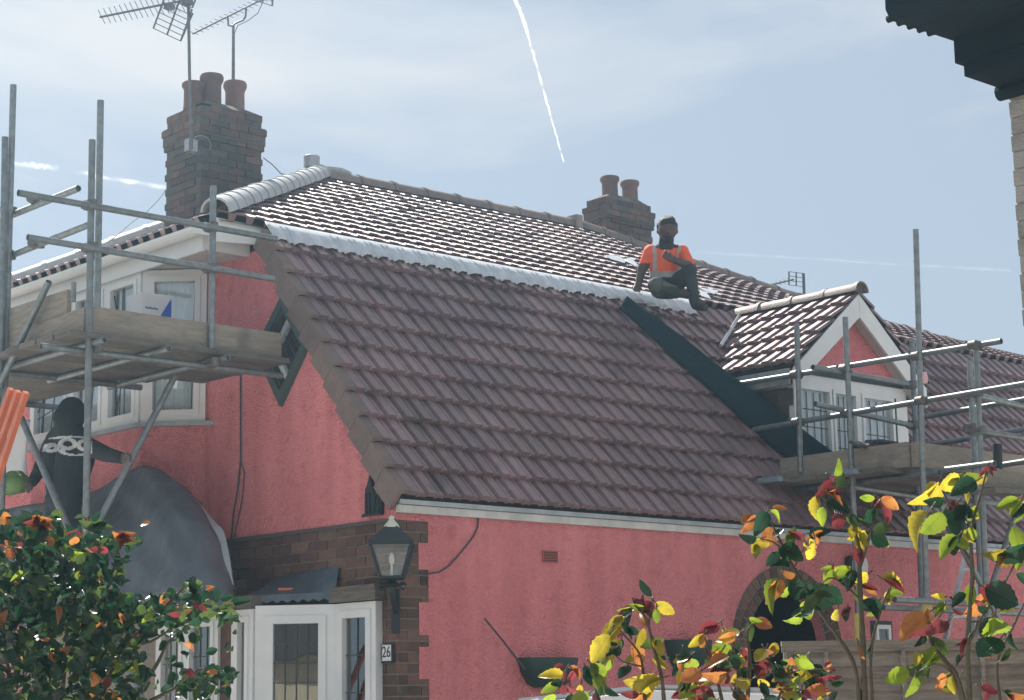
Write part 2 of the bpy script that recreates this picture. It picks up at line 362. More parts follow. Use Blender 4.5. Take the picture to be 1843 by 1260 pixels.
def up(x, s):
    return Vector((x, EY + (RY - EY) * s, EZ + (ridge_z(x) - EZ) * s))

# --- side wall (Y = 0) with arched opening, stepped left edge against the brick quoin
AXC, AZS, ARI, ARO = 4.10, 2.08, 0.50, 0.69
AZC = 2.04
wm = MB()
steps = [(0.0, 0.291), (1.28, 0.291), (1.28, 0.203), (1.58, 0.203), (1.58, 0.291), (1.81, 0.291), (1.81, 0.203), (2.03, 0.203), (2.03, 0.291),
         (2.11, 0.291), (2.11, 0.205), (2.335, 0.205), (2.335, 0.29), (2.56, 0.29), (2.56, 0.203), (2.745, 0.203), (2.745, 0.29), (ZB, 0.29)]
def wall_strip(y, x0a, x0b, x1, z0, z1): wm.add([(x0a, y, z0), (x1, y, z0), (x1, y, z1), (x0b, y, z1)], [(0, 1, 2, 3)])
zs = sorted(set(z for z, _ in steps))
for z0, z1 in zip(zs, zs[1:]):
    zm = (z0 + z1) / 2; xx = [x for (za, x), (zb, _) in zip(steps, steps[1:]) if za <= zm <= zb and za != zb]
    xl = xx[0] if xx else 0.29
    wall_strip(0, xl, xl, 1.0, z0, z1)
    wm.add([(xl, 0, z0), (xl, 0, z1), (xl, 0.02, z1), (xl, 0.02, z0)], [(0, 1, 2, 3)])
wall_strip(0, 0.0, 0.0, 1.0, ZB, 3.03)
xa, xb = AXC - ARI, AXC + ARI
wall_strip(0, 1.0, 1.0, xa, 0, 3.03)
wall_strip(0, xb, xb, XEND, 0, 3.03)
N = 20
for i in range(N):
    t0 = math.pi * (1 - i / N); t1 = math.pi * (1 - (i + 1) / N)
    x0, z0 = AXC + ARI * math.cos(t0), AZC + ARI * math.sin(t0); x1, z1 = AXC + ARI * math.cos(t1), AZC + ARI * math.sin(t1)
    wm.add([(x0, 0, z0), (x1, 0, z1), (x1, 0, 3.03), (x0, 0, 3.03)], [(0, 1, 2, 3)])
    wm.add([(x0, 0, z0), (x1, 0, z1), (x1, 0.10, z1), (x0, 0.10, z0)], [(0, 1, 2, 3)])
for x in (xa, xb): wm.add([(x, 0, 0), (x, 0, AZC), (x, 0.10, AZC), (x, 0.10, 0)], [(0, 1, 2, 3)])
side_wall = wm.build('side_wall', MT['pink'], H, fixn=False)
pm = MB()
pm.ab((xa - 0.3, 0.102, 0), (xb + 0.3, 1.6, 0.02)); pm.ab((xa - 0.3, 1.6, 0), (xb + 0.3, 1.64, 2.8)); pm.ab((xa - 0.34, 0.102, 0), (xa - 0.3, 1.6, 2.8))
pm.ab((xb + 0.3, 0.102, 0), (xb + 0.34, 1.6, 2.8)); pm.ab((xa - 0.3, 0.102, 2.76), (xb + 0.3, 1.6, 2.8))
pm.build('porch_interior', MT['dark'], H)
dm = MB(); dm.ab((xa + 0.1, 1.55, 0), (xa + 0.85, 1.598, 2.05)); d_ = dm.build('porch_door', MT['oak'], H)
# arch of two rings of headers
am = MB(); am.add([(0, 0, 0)], [])
arch = MB()
for i in range(28):
    t0 = math.pi * (1 - i / 28); t1 = math.pi * (1 - (i + 1) / 28)
    q = [(AXC + r * math.cos(t), -0.006, AZC + r * math.sin(t)) for r, t in ((ARI - .004, t0), (ARO, t0), (ARO, t1), (ARI - .004, t1))]
    arch.prism(q, (0, 0.012, 0))
arch_o = arch.build('arch', MT['mortar'], H)
vb = MB(); hw = 0.032; vb.prism([(-hw, -0.016, 0), (hw, -0.016, 0), (hw * 1.12, -0.016, 0.088), (-hw * 1.12, -0.016, 0.088)], (0, 0.05, 0))
vme = vb.mesh('brick'); vme.materials.append(MT['brick'])
for ring, r0 in ((0, ARI), (1, ARI + 0.098)):
    nb = int(math.pi * (r0 + 0.02) / 0.077)
    for i in range(nb):
        t = math.pi * (1 - (i + 0.5) / nb)
        rad = Vector((math.cos(t), 0, math.sin(t))); tan = Vector((math.sin(t), 0, -math.cos(t)))
        m4 = Matrix((( tan.x, 0, rad.x, AXC + r0 * rad.x), (0, 1, 0, random.uniform(-.002, .002)), (tan.z, 0, rad.z, AZC + r0 * rad.z), (0, 0, 0, 1)))
        link('brick', vme, arch_o, m4)

# --- gable wall (X = 0): pink render above the brick, with the diamond opening
DT, DL, DB, DR = Vector((0, 1.335, 4.60)), Vector((0, 1.60, 4.32)), Vector((0, 1.345, 3.97)), Vector((0, 1.08, 4.27))
gm = MB()
outer = [(0, 0.0, ZB), (0, 9.1, ZB), (0, 9.1, 5.12), (0, 1.95, 5.12), (0, 1.52, 5.12), (0, 0.0, 3.05)]
C4 = [DT, DL, DB, DR]
gv = [Vector(p) for p in outer] + C4
gm.add(gv, [(0, 1, 8), (0, 8, 9), (0, 9, 5), (5, 9, 6), (5, 6, 4), (4, 6, 3), (3, 6, 7), (3, 7, 2), (2, 7, 8), (2, 8, 1)])
gable_wall = gm.build('gable_wall', MT['pink'], H, fixn=False)
lip = MB(); lip.ab((-0.014, 0.0, ZB - 0.012), (0.0, 2.1, ZB + 0.012)); lip.build('render_stop', MT['mortar_dark'], H)

# diamond window: painted surround, deep reveal, white frame, leaded pane
dw = MB()
cen = sum(C4, Vector()) / 4
def scl(k, dx, off=Vector((0, 0, 0))): return [cen + (p - cen) * k + Vector((dx, 0, 0)) + off for p in C4]
o1 = scl(1.30, -0.035); o2 = scl(1.02, -0.035); o3 = scl(1.0, 0.10); o0 = scl(1.32, 0.0)
o1[2] = o1[2] + Vector((0, 0, -0.02)); o0[2] = o0[2] + Vector((0, 0, -0.02))
for i in range(4):
    j = (i + 1) % 4
    for a, b in ((o1, o2), (o2, o3), (o1, o0)): dw.add([a[i], a[j], b[j], b[i]], [(0, 1, 2, 3)])
dwo = dw.build('diamond_window', MT['darkgreen'], H)
df = MB(); f1 = scl(0.93, 0.055); f2 = scl(0.70, 0.055); f3_ = scl(0.70, 0.09); f1b = scl(0.93, 0.09)
for i in range(4):
    j = (i + 1) % 4
    df.add([f1[i], f1[j], f2[j], f2[i]], [(0, 1, 2, 3)]); df.add([f2[i], f2[j], f3_[j], f3_[i]], [(0, 1, 2, 3)]); df.add([f1[i], f1[j], f1b[j], f1b[i]], [(0, 1, 2, 3)])
df.build('frame', MT['white'], dwo)
pn = MB(); pn.add(scl(0.72, 0.085), [(0, 1, 2, 3)])
if (pn.v and (Vector(pn.v[1]) - Vector(pn.v[0])).cross(Vector(pn.v[2]) - Vector(pn.v[0])).x > 0): pn.f = [(3, 2, 1, 0)]; pn.build('pane', MT['glass'], dwo, fixn=False)
lc = MB(); q = scl(0.70, 0.078)
for k in (0.25, 0.5, 0.75):
    lc.tube([q[0].lerp(q[1], k), q[3].lerp(q[2], k)], 0.004, 5); lc.tube([q[0].lerp(q[3], k), q[1].lerp(q[2], k)], 0.004, 5)
lc.build('lead_lattice', MT['leadcame'], dwo)
nb_ = MB(); nb_.add(scl(0.95, 0.3), [(0, 1, 2, 3)]); nb_.build('net_curtain', MT['net'], dwo)

# --- brick facing on the lower gable wall and quoin on the side wall
bw = MB()
bw.add([(0.014, 0, 0), (0.014, 5.2, 0), (0.014, 5.2, ZB), (0.014, 0, ZB)], [(0, 1, 2, 3)])
bw.add([(0.014, 0.014, 0), (0.40, 0.014, 0), (0.40, 0.014, ZB), (0.014, 0.014, ZB)], [(0, 1, 2, 3)])
brick_wall = bw.build('brick_wall', MT['mortar'], H, fixn=False)
def brick_mesh(L, W, Ht, name='brick', mat='brick'):
    b = bmesh.new(); bmesh.ops.create_cube(b, size=1); bmesh.ops.scale(b, vec=(L, W, Ht), verts=b.verts)
    for v in b.verts: v.co += Vector((random.uniform(-1, 1), random.uniform(-1, 1), random.uniform(-1, 1))) * 0.0015
    me = bpy.data.meshes.new(name); b.to_mesh(me); b.free(); me.materials.append(MT[mat]); return me
STR = [brick_mesh(0.215, 0.1, 0.064) for _ in range(3)]
HDR = [brick_mesh(0.1025, 0.1, 0.064) for _ in range(3)]
ROTZ = Matrix.Rotation(math.pi / 2, 4, 'Z')
nc = 0
z = ZB - 0.04
while z > 1.40:
    # gable side, running along Y
    y = 0.0 if nc % 2 == 0 else 0.1125
    if nc % 2:
        link('brick', random.choice(HDR), brick_wall, Matrix.Translation((0.052, 0.0525, z)) @ ROTZ)
    while y < 2.25:
        link('brick', random.choice(STR), brick_wall, Matrix.Translation((0.052 + random.uniform(-.003, .003), y + 0.1125, z)) @ ROTZ @ Matrix.Rotation(random.uniform(-.01, .01), 4, 'Y'))
        y += 0.225
    # quoin return along X
    x = 0.105 if nc % 2 == 0 else 0.0
    xs = [0.105 + 0.098] if nc % 2 == 0 else []
    if nc % 2 == 0: link('brick', random.choice(STR), brick_wall, Matrix.Translation((0.21, 0.052, z)))
    else:
        link('brick', random.choice(STR), brick_wall, Matrix.Translation((0.107, 0.053, z)))
        link('brick', random.choice(HDR), brick_wall, Matrix.Translation((0.278, 0.053, z)))
    z -= 0.075; nc += 1

# --- house shell below the roofs: rear wall, end wall
sm = MB()
sm.ab((0.02, 9.06, 0), (XEND, 9.1, 5.2)); sm.ab((XEND - 0.04, 0.02, 0), (XEND, 9.06, 5.0)); sm.ab((0.02, 5.2, 0), (0.05, 9.06, ZB))
sm.build('rear_wall', MT['pink'], H)

# ------------------------------------------------------------------ tiles
TW = 0.33; PER = 0.165
PROF = []
for k in range(2):
    PROF += [(k * PER + a, h) for a, h in ((0, 0), (.009, .034), (.078, .034), (.089, 0), (.121, .019), (.146, .019))]
PROF.append((TW, 0.0))
def tile_mb(L, nose=0.052, thick=0.030, tw=TW, prof=PROF, gap=False, org=None, ex=None, ey=None, ez=None, mbx=None):
    m_ = mbx or MB(); n = len(prof)
    top0 = [(x, 0.0, nose + h) for x, h in prof]; top1 = [(x, L, h + 0.004) for x, h in prof]
    bot = [(x, 0.006, (nose - thick * .55 + h) if (gap and h > 0.010) else nose - thick + (h * 0.45 if not gap else -0.03)) for x, h in prof]
    vs = top0 + top1 + bot
    if org is not None: vs = [tuple(org + ex * a + ey * b + ez * c) for a, b, c in vs]
    fs = [(i, i + 1, n + i + 1, n + i) for i in range(n - 1)] + [(2 * n + i, 2 * n + i + 1, i + 1, i) for i in range(n - 1)]
    return m_.add(vs, fs)
NC = 11
GA = SL / (NC - 0.25)
cat_base = MB()
cat_base.add([(0.0, YE + .03, ZE - 0.02), (XEND, YE + .03, ZE - 0.02), (XEND, YK, ZK - 0.03), (0.0, YK, ZK - 0.03)], [(0, 1, 2, 3)])
cat_roof = cat_base.build('catslide_roof', MT['mortar_dark'], H, fixn=False)
tme = tile_mb(GA + 0.035).mesh('roof_tile', fixn=False); tme.materials.append(MT['tile'])
DXC, DHW, DYF = 5.43, 0.86, 0.27       # dormer centre, half width, front plane
cands = []
for c in range(NC):
    for k in range(int((XEND - 0.03) / TW)):
        x = 0.035 + k * TW
        s = c * GA
        p = Vector((x, YE, ZE)) + US * s
        ymid = p.y + 0.1
        zdr = 5.235 - max(0, abs(x + TW / 2 - DXC) - 0.0) * 0.77 - 0.12
        if DXC - DHW + 0.05 < x and x + TW < DXC + DHW - 0.05 and ymid > DYF + 0.02 and p.z + 0.15 < zdr: continue
        cands.append((k, c, p))
cands.sort(key=lambda a: (a[0], a[1]))
rest = MB()
for i, (k, c, p) in enumerate(cands):
    if i < 300:
        j = Matrix.Rotation(random.uniform(-.006, .006), 3, 'Z') @ Matrix.Rotation(random.uniform(-.012, .012), 3, 'X')
        b = Matrix((Vector((1, 0, 0)), US, UN)).transposed() @ j
        m4 = b.to_4x4(); m4.translation = p + UN * random.uniform(0, .004)
        link('roof_tile', tme, cat_roof, m4)
    else:
        tile_mb(GA + 0.035, org=p, ex=Vector((1, 0, 0)), ey=US, ez=UN, mbx=rest)
tag(rest.build('far_roof_tiles', MT['tile'], cat_roof, fixn=False), kind='stuff')
# verge caps
vc = MB(); vc.ab((-0.05, -0.005, -0.105), (-0.018, GA - 0.012, 0.04)); vc.ab((-0.05, -0.005, 0.04), (0.045, GA - 0.012, 0.072))
vcm = vc.mesh('verge_cap'); vcm.materials.append(MT['verge'])
tilt = Matrix.Rotation(-0.16, 3, 'X')
for c in range(NC):
    b = (Matrix((Vector((1, 0, 0)), US, UN)).transposed() @ tilt).to_4x4()
    b.translation = Vector((0.0, YE, ZE)) + US * (c * GA) + UN * 0.01
    link('verge_cap', vcm, cat_roof, b)
# eave fascia
fm = MB(); fm.ab((0.0, -0.035, 2.945), (XEND, -0.004, 2.998)); fa = fm.build('fascia', MT['whiteold'], H)
fm = MB(); fm.ab((0.0, -0.052, 3.002), (XEND, -0.028, 3.035)); fm.build('eave_tray', MT['lead'], H)

# shallow upper roof
NU = 14
fl = up(5, 0); ul = (up(5, 1) - up(5, 0)); ULEN = ul.length; GU = ULEN / NU
ub = MB()
nx = 36
xs_ = [-0.4 + (XEND + 0.4) * i / nx for i in range(nx + 1)]
for i in range(nx):
    x0, x1 = xs_[i], xs_[i + 1]
    def hipc(x, s):            # clamp to the hip line
        xm = EX + (RY - EY) * s
        return max(x, xm)
    for a in range(10):
        s0, s1 = a / 10, (a + 1) / 10
        q = [up(hipc(x0, s0), s0), up(hipc(x1, s0), s0), up(hipc(x1, s1), s1), up(hipc(x0, s1), s1)]
        ub.add([p - Vector((0, 0, 0.03)) for p in q], [(0, 1, 2, 3)])
upper_roof = ub.build('upper_roof', MT['mortar_dark'], H, fixn=False)
# back slope and far hip
bk = MB()
for i in range(nx):
    x0, x1 = max(xs_[i], 3.3), max(xs_[i + 1], 3.3)
    bk.add([(x0, RY, ridge_z(x0)), (x1, RY, ridge_z(x1)), (x1, 9.13, EZ), (x0, 9.13, EZ)], [(0, 1, 2, 3)])
bk.add([(EX, 9.13, EZ), (3.3, RY, 7.05), (3.3, 9.13, EZ)], [(0, 1, 2)])
bk.build('back_roof', MT['tile'], H, fixn=False)
# tiles of the upper roof
HN = Vector((1, -1, 0)).normalized()
def clip_hip(me):
    b = bmesh.new(); b.from_mesh(me)
    bmesh.ops.bisect_plane(b, geom=b.verts[:] + b.edges[:] + b.faces[:], plane_co=(EX, EY, 0), plane_no=HN, clear_inner=True)
    b.to_mesh(me); b.free(); return me
ucand = []
for c in range(NU):
    for k in range(int((XEND - EX) / TW)):
        x = EX + k * TW
        s = c / NU
        xh = EX + (RY - EY) * s
        if x + TW < xh - 0.02: continue
        ucand.append((x, c, s, x < EX + (RY - EY) * (c + 1.3) / NU + 0.01))
UPROF = []
for k in range(2): UPROF += [(k * PER + a, h) for a, h in ((0, .003), (.012, .011), (.100, .011), (.112, .003), (.135, .003), (.15, .003))]
UPROF.append((TW, 0.003))
umesh = tile_mb(GU + 0.05, nose=0.036, thick=0.030, prof=UPROF, gap=True).mesh('roof_tile', fixn=False); umesh.materials.append(MT['tile'])
ucand.sort(key=lambda a: a[0] + a[1] * 0.12)
urest = MB(); cnt = 0
for x, c, s, edge in ucand:
    p = up(x, s); ey = (up(x, s + 1 / NU) - p).normalized(); ex = (up(x + TW, s) - p).normalized(); ez = ex.cross(ey).normalized()
    if cnt < 300:
        if edge:
            me = tile_mb(GU + 0.05, nose=0.036, thick=0.030, prof=UPROF, gap=True, org=p, ex=ex, ey=ey, ez=ez).mesh('roof_tile', fixn=False)
            me.materials.append(MT['tile']); clip_hip(me); link('roof_tile', me, upper_roof)
        else:
            m4 = Matrix((ex, ey, ez)).transposed().to_4x4(); m4.translation = p + ez * random.uniform(0, .004)
            m4 = m4 @ Matrix.Rotation(random.uniform(-.006, .006), 4, 'Z')
            link('roof_tile', umesh, upper_roof, m4)
        cnt += 1
    else:
        tile_mb(GU + 0.05, nose=0.036, thick=0.030, prof=UPROF, gap=True, org=p, ex=ex, ey=ey, ez=ez, mbx=urest)
ume = urest.mesh('far_roof_tiles', fixn=False); ume.materials.append(MT['tile']); clip_hip(ume)
tag(link('far_roof_tiles', ume, upper_roof), kind='stuff')
# front hip slope (faces -X)
fh = MB(); fr = MB()
A = Vector((EX, EY, EZ)); B = Vector((3.3, RY, 7.05)); Cc = Vector((EX, 9.13, EZ))
fh.add([A, B, Cc], [(0, 1, 2)][::1])
hip_roof = fh.build('hip_roof', MT['mortar_dark'], H, fixn=False)
hx = Vector((0, -1, 0)); hy = (Vector((3.3, RY, 7.05)) - Vector((EX, RY, EZ))).normalized(); hz = hx.cross(hy).normalized()
if hz.z < 0: hz = -hz
for c in range(NU):
    for k in range(int(7.5 / TW)):
        p = Vector((EX, 9.13 - k * TW, EZ)) + hy * (c * GU)
        if abs(p.y - TW / 2 - RY) > (RY - EY) * (1 - c / NU) + 0.05: continue
        tile_mb(GU + 0.05, nose=0.036, thick=0.030, prof=UPROF, gap=True, org=p, ex=hx, ey=hy, ez=hz, mbx=fr)
fme = fr.mesh('hip_tiles', fixn=False); fme.materials.append(MT['tile'])
b = bmesh.new(); b.from_mesh(fme)
bmesh.ops.bisect_plane(b, geom=b.verts[:] + b.edges[:] + b.faces[:], plane_co=(EX, EY, 0), plane_no=HN, clear_outer=True)
bmesh.ops.bisect_plane(b, geom=b.verts[:] + b.edges[:] + b.faces[:], plane_co=(EX, 9.13, 0), plane_no=Vector((1, 1, 0)).normalized(), clear_outer=True)
b.to_mesh(fme); b.free()
tag(link('hip_tiles', fme, hip_roof), kind='stuff')

# ridge and hip caps: half-round pieces
def cap_mesh(L, r, mat, name, lip_=0.012):
    m_ = MB(); n = 9
    for y0, y1, rr in ((0, L - 0.03, r), (L - 0.035, L + 0.012, r + lip_)):
        ring = [(math.cos(math.pi * i / (n - 1)) * rr, math.sin(math.pi * i / (n - 1)) * rr) for i in range(n)]
        inner = [(a * 0.86, b_ * 0.86) for a, b_ in ring]
        vs = [(a, y0, b_) for a, b_ in ring] + [(a, y1, b_) for a, b_ in ring] + [(a, y0, b_) for a, b_ in inner] + [(a, y1, b_) for a, b_ in inner]
        fs = [(i, i + 1, n + i + 1, n + i) for i in range(n - 1)] + [(2 * n + i, 3 * n + i, 3 * n + i + 1, 2 * n + i + 1) for i in range(n - 1)]
        fs += [(i, 2 * n + i, 2 * n + i + 1, i + 1) for i in range(n - 1)] + [(n + i, n + i + 1, 3 * n + i + 1, 3 * n + i) for i in range(n - 1)]
        m_.add(vs, fs)
    me = m_.mesh(name, smooth=True); me.materials.append(MT[mat]); return me
def run_caps(p0, p1, L, me, parent, name, dz=0.0):
    d = p1 - p0; n = max(1, round(d.length / L)); d.normalize()
    ex = d.cross(Vector((0, 0, 1))).normalized(); ez = ex.cross(d)
    for i in range(n):
        m4 = Matrix((ex, d, ez)).transposed().to_4x4()
        m4.translation = p0.lerp(p1, i / n) + Vector((0, 0, dz)) + ez * random.uniform(-.004, .004)
        m4 = m4 @ Matrix.Rotation(random.uniform(-.01, .01), 4, 'Z')
        link(name, me, parent, m4)
rcm = cap_mesh(0.45, 0.115, 'ridge', 'ridge_cap')
pts = [Vector((x, RY, zz)) for x, zz in RPTS]; pts[1] = Vector((3.36, RY, 7.05))
for a, b_ in zip(pts[1:], pts[2:]): run_caps(a, b_, 0.45, rcm, upper_roof, 'ridge_cap', 0.0)
# end of the first ridge run: thicker mortared end stones
rb = MB(); e = Vector((6.93, RY, 7.09)); rb.box(e + Vector((0, 0, 0.05)), (0.10, 0.26, 0.16)); rb.build('ridge_stop', MT['mortar'], upper_roof)
hcm = cap_mesh(0.36, 0.118, 'hip', 'hip_cap', 0.009)
run_caps(Vector((EX, EY, EZ)) + Vector((-.03, -.03, 0.0)), Vector((3.3, RY, 7.06)), 0.36, hcm, upper_roof, 'hip_cap', 0.015)
run_caps(Vector((EX, 9.13, EZ)), Vector((3.3, RY, 7.06)), 0.36, hcm, upper_roof, 'hip_cap', 0.015)
# small terminal on the ridge end
tm = MB(); tp = Vector((3.2, RY, 7.15)); tm.lathe([(0.0, 0), (0.085, 0), (0.085, 0.12), (0.07, 0.13), (0.0, 0.13)], tp + Vector((0, 0, 0.0)), 14)
tm.tube([tp + Vector((0.1, 0, 0.02)), tp + Vector((0.36, -.02, 0.03)), tp + Vector((0.5, -.02, 0.03))], [0.03, 0.035, 0.008], 8)
tm.build('ridge_terminal', MT['lead'], upper_roof, smooth=True)
# bedding under the eave tiles of the upper roof + soffit
eb = MB(); eb.ab((0.02, EY + 0.02, EZ - 0.12), (XEND, EY + 0.05, EZ - 0.01)); eb.build('tilt_fillet', MT['oak'], upper_roof)

# lead flashing dressed over the top course
def flashing(x0, x1, mat, name, drop=0.14, wav=0.014):
    m_ = MB(); n = int((x1 - x0) / 0.0275); vs = []; top = Vector((0, YK + 0.02, ZK + 0.085)); 
    rows = [(0.0, 0.115), (0.35, 0.105), (0.7, 0.10), (1.0, 0.098)]
    for i in range(n + 1):
        x = x0 + (x1 - x0) * i / n; ph = (x % PER) / PER
        hh = 0.026 if 0.02 < ph < 0.56 else (0.016 if 0.70 < ph < 0.92 else 0)
        for t, off in rows:
            dd = drop * (1 + 0.06 * math.sin(x * 3.1) + 0.04 * math.sin(x * 11))
            p = Vector((x, YK, ZK)) - US * ((dd + 0.06) * t - 0.10) + UN * (off - 0.03 + hh * 1.2 * min(1, t * 1.6))
            vs.append(p)
    k = len(rows)
    fs = [(i * k + a, (i + 1) * k + a, (i + 1) * k + a + 1, i * k + a + 1) for i in range(n) for a in range(k - 1)]
    m_.add(vs, fs)
    me = m_.mesh(name, smooth=True, fixn=True); me.materials.append(MT[mat])
    o = link(name, me, H); sd_ = o.modifiers.new('s', 'SOLIDIFY'); sd_.thickness = 0.004; return o
for a, b_ in ((-0.03, 0.62), (0.60, 2.15), (2.13, 3.55), (3.53, 4.72)): flashing(a, b_, 'leadbright', 'lead_flashing')

# ------------------------------------------------------------------ chimneys
def chimney(name, x0, x1, y0, y1, zb, z1, z2, z3, pots, potz, label=None):
    st = MB(); st.ab((x0 + .012, y0 + .012, zb), (x1 - .012, y1 - .012, z3)); st.ab((x0 - .018, y0 - .018, z1 + .008), (x1 + .018, y1 + .018, z2 - .008))
    o = st.build(name, MT['mortar_soot'], H)
    z = zb + 0.0375; c = 0
    meshes = {}
    def bm_(L):
        L = round(L, 3)
        if L not in meshes: meshes[L] = brick_mesh(L, 0.09, 0.065, 'brick', 'stackbrick')
        return meshes[L]
    while z < z3:
        off = -0.03 if z1 < z < z2 else (-0.012 if (z1 - 0.08 < z <= z1) else (0.005 if z >= z2 else 0.0))
        X0, X1, Y0, Y1 = x0 + off, x1 - off, y0 + off, y1 - off
        for side in range(4):
            Lr = (X1 - X0) if side % 2 == 0 else (Y1 - Y0)
            a = 0.0 if (c + side) % 2 == 0 else 0.105
            b0 = a; nb = max(1, round((Lr - a - (0.105 if (c + side) % 2 == 0 else 0)) / 0.225)); end = Lr - (0.105 if (c + side) % 2 == 0 else 0)
            w_ = (end - b0) / nb
            for k in range(nb):
                u = b0 + w_ * (k + .5); me = bm_(w_ - 0.01)
                jit = random.uniform(-.005, .005)
                if side == 0: m4 = Matrix.Translation((X0 + u, Y0 + .045 + jit, z))
                elif side == 1: m4 = Matrix.Translation((X1 - .045 + jit, Y0 + u, z)) @ ROTZ
                elif side == 2: m4 = Matrix.Translation((X1 - u, Y1 - .045 + jit, z))
                else: m4 = Matrix.Translation((X0 + .045 + jit, Y1 - u, z)) @ ROTZ
                link('brick', me, o, m4 @ Matrix.Rotation(random.uniform(-.012, .012), 4, 'Z'))
        z += 0.075; c += 1
    zt = z - 0.0375
    cxm, cym = (x0 + x1) / 2, (y0 + y1) / 2
    ff = MB(); q0 = [(x0 + .01, y0 + .01), (x1 - .01, y0 + .01), (x1 - .01, y1 - .01), (x0 + .01, y1 - .01)]
    q1 = [(cxm + (a - cxm) * .62, cym + (b_ - cym) * .55) for a, b_ in q0]
    vs = [(*p, zt) for p in q0] + [(*p, zt + 0.085) for p in q1]
    ff.add(vs, [(0, 1, 5, 4), (1, 2, 6, 5), (2, 3, 7, 6), (3, 0, 4, 7), (4, 5, 6, 7)]); ff.build('flaunching', MT['mortar_soot'], o)
    for (px_, py_), zt2, r in pots:
        pm_ = MB(); h = zt2 - (zt + 0.01)
        pm_.lathe([(r * .98, 0), (r * .93, h * .25), (r * .9, h * .72), (r * .95, h * .78), (r * 1.1, h * .86), (r * 1.12, h * .95), (r * 1.04, h), (r * .82, h), (r * .8, h * .5)], (px_, py_, zt + 0.01), 20)
        pm_.build('chimney_pot', MT['pot'], o, smooth=True)
    return o
def zat(x, y, D): return aD(x, y, D).z
c1 = aD(360, 385, 19.0)
cy1 = aX(297, 300, c1.x).y; cx1 = aY(473, 300, c1.y).x
def pot(px_, py_, Y):
    q_ = aY(px_, py_, Y); return ((q_.x, Y), q_.z, 0.108)
p1 = [pot(px_, py_, (c1.y + cy1) / 2 + dy) for px_, py_, dy in ((349, 150, 0.0), (381, 136, -0.05), (423, 149, 0.02))]
chim1 = chimney('chimney', c1.x, cx1, c1.y, cy1, 6.15, zat(360, 234, 19), zat(360, 197, 19), zat(360, 176, 19), p1, 0)
c2 = aD(1091, 420, 23.4)
cy2 = aX(1054, 400, c2.x).y; cx2 = aY(1175, 420, c2.y).x
p2 = [pot(px_, py_, (c2.y + cy2) / 2) for px_, py_ in ((1097, 319), (1133, 327))]
chim2 = chimney('chimney', c2.x, cx2, c2.y, cy2, 6.8, zat(1091, 390, 23.4), zat(1091, 364, 23.4), zat(1091, 349, 23.4), p2, 0)

# ------------------------------------------------------------------ front eave: fascia, gutter, return box, soffit
ev = MB(); ev.ab((EX - 0.015, 1.80, 5.07), (EX + 0.01, 9.1, 5.27)); ev.build('fascia', MT['white'], H)
ev = MB(); ev.ab((EX + 0.012, 1.80, 5.085), (0.0, 1.825, 5.30)); ev.build('eave_return', MT['white'], H)
ev = MB(); ev.ab((EX + 0.012, 1.827, 5.095), (-0.002, 9.08, 5.11)); ev.build('soffit', MT['whiteold'], H)
ev = MB()
gpts = [(math.cos(math.pi + math.pi * i / 8) * 0.06, math.sin(math.pi + math.pi * i / 8) * 0.06) for i in range(9)]
for i in range(8):
    (a, b_), (c_, d_) = gpts[i], gpts[i + 1]
    ev.add([(EX - 0.08 + a, 1.72, 5.235 + b_), (EX - 0.08 + c_, 1.72, 5.235 + d_), (EX - 0.08 + c_, 9.1, 5.235 + d_), (EX - 0.08 + a, 9.1, 5.235 + b_)], [(0, 1, 2, 3)])
ev.ab((EX - 0.145, 1.70, 5.17), (EX - 0.016, 1.722, 5.245))
ev.build('gutter', MT['white'], H, smooth=True)
ev = MB(); ev.prism([(EX, 1.66, 5.12), (0.55, 1.66, 5.20), (0.55, 1.66, 5.28), (EX, 1.66, 5.31)], (0, 0.03, 0)); ev.build('verge_board', MT['white'], H)

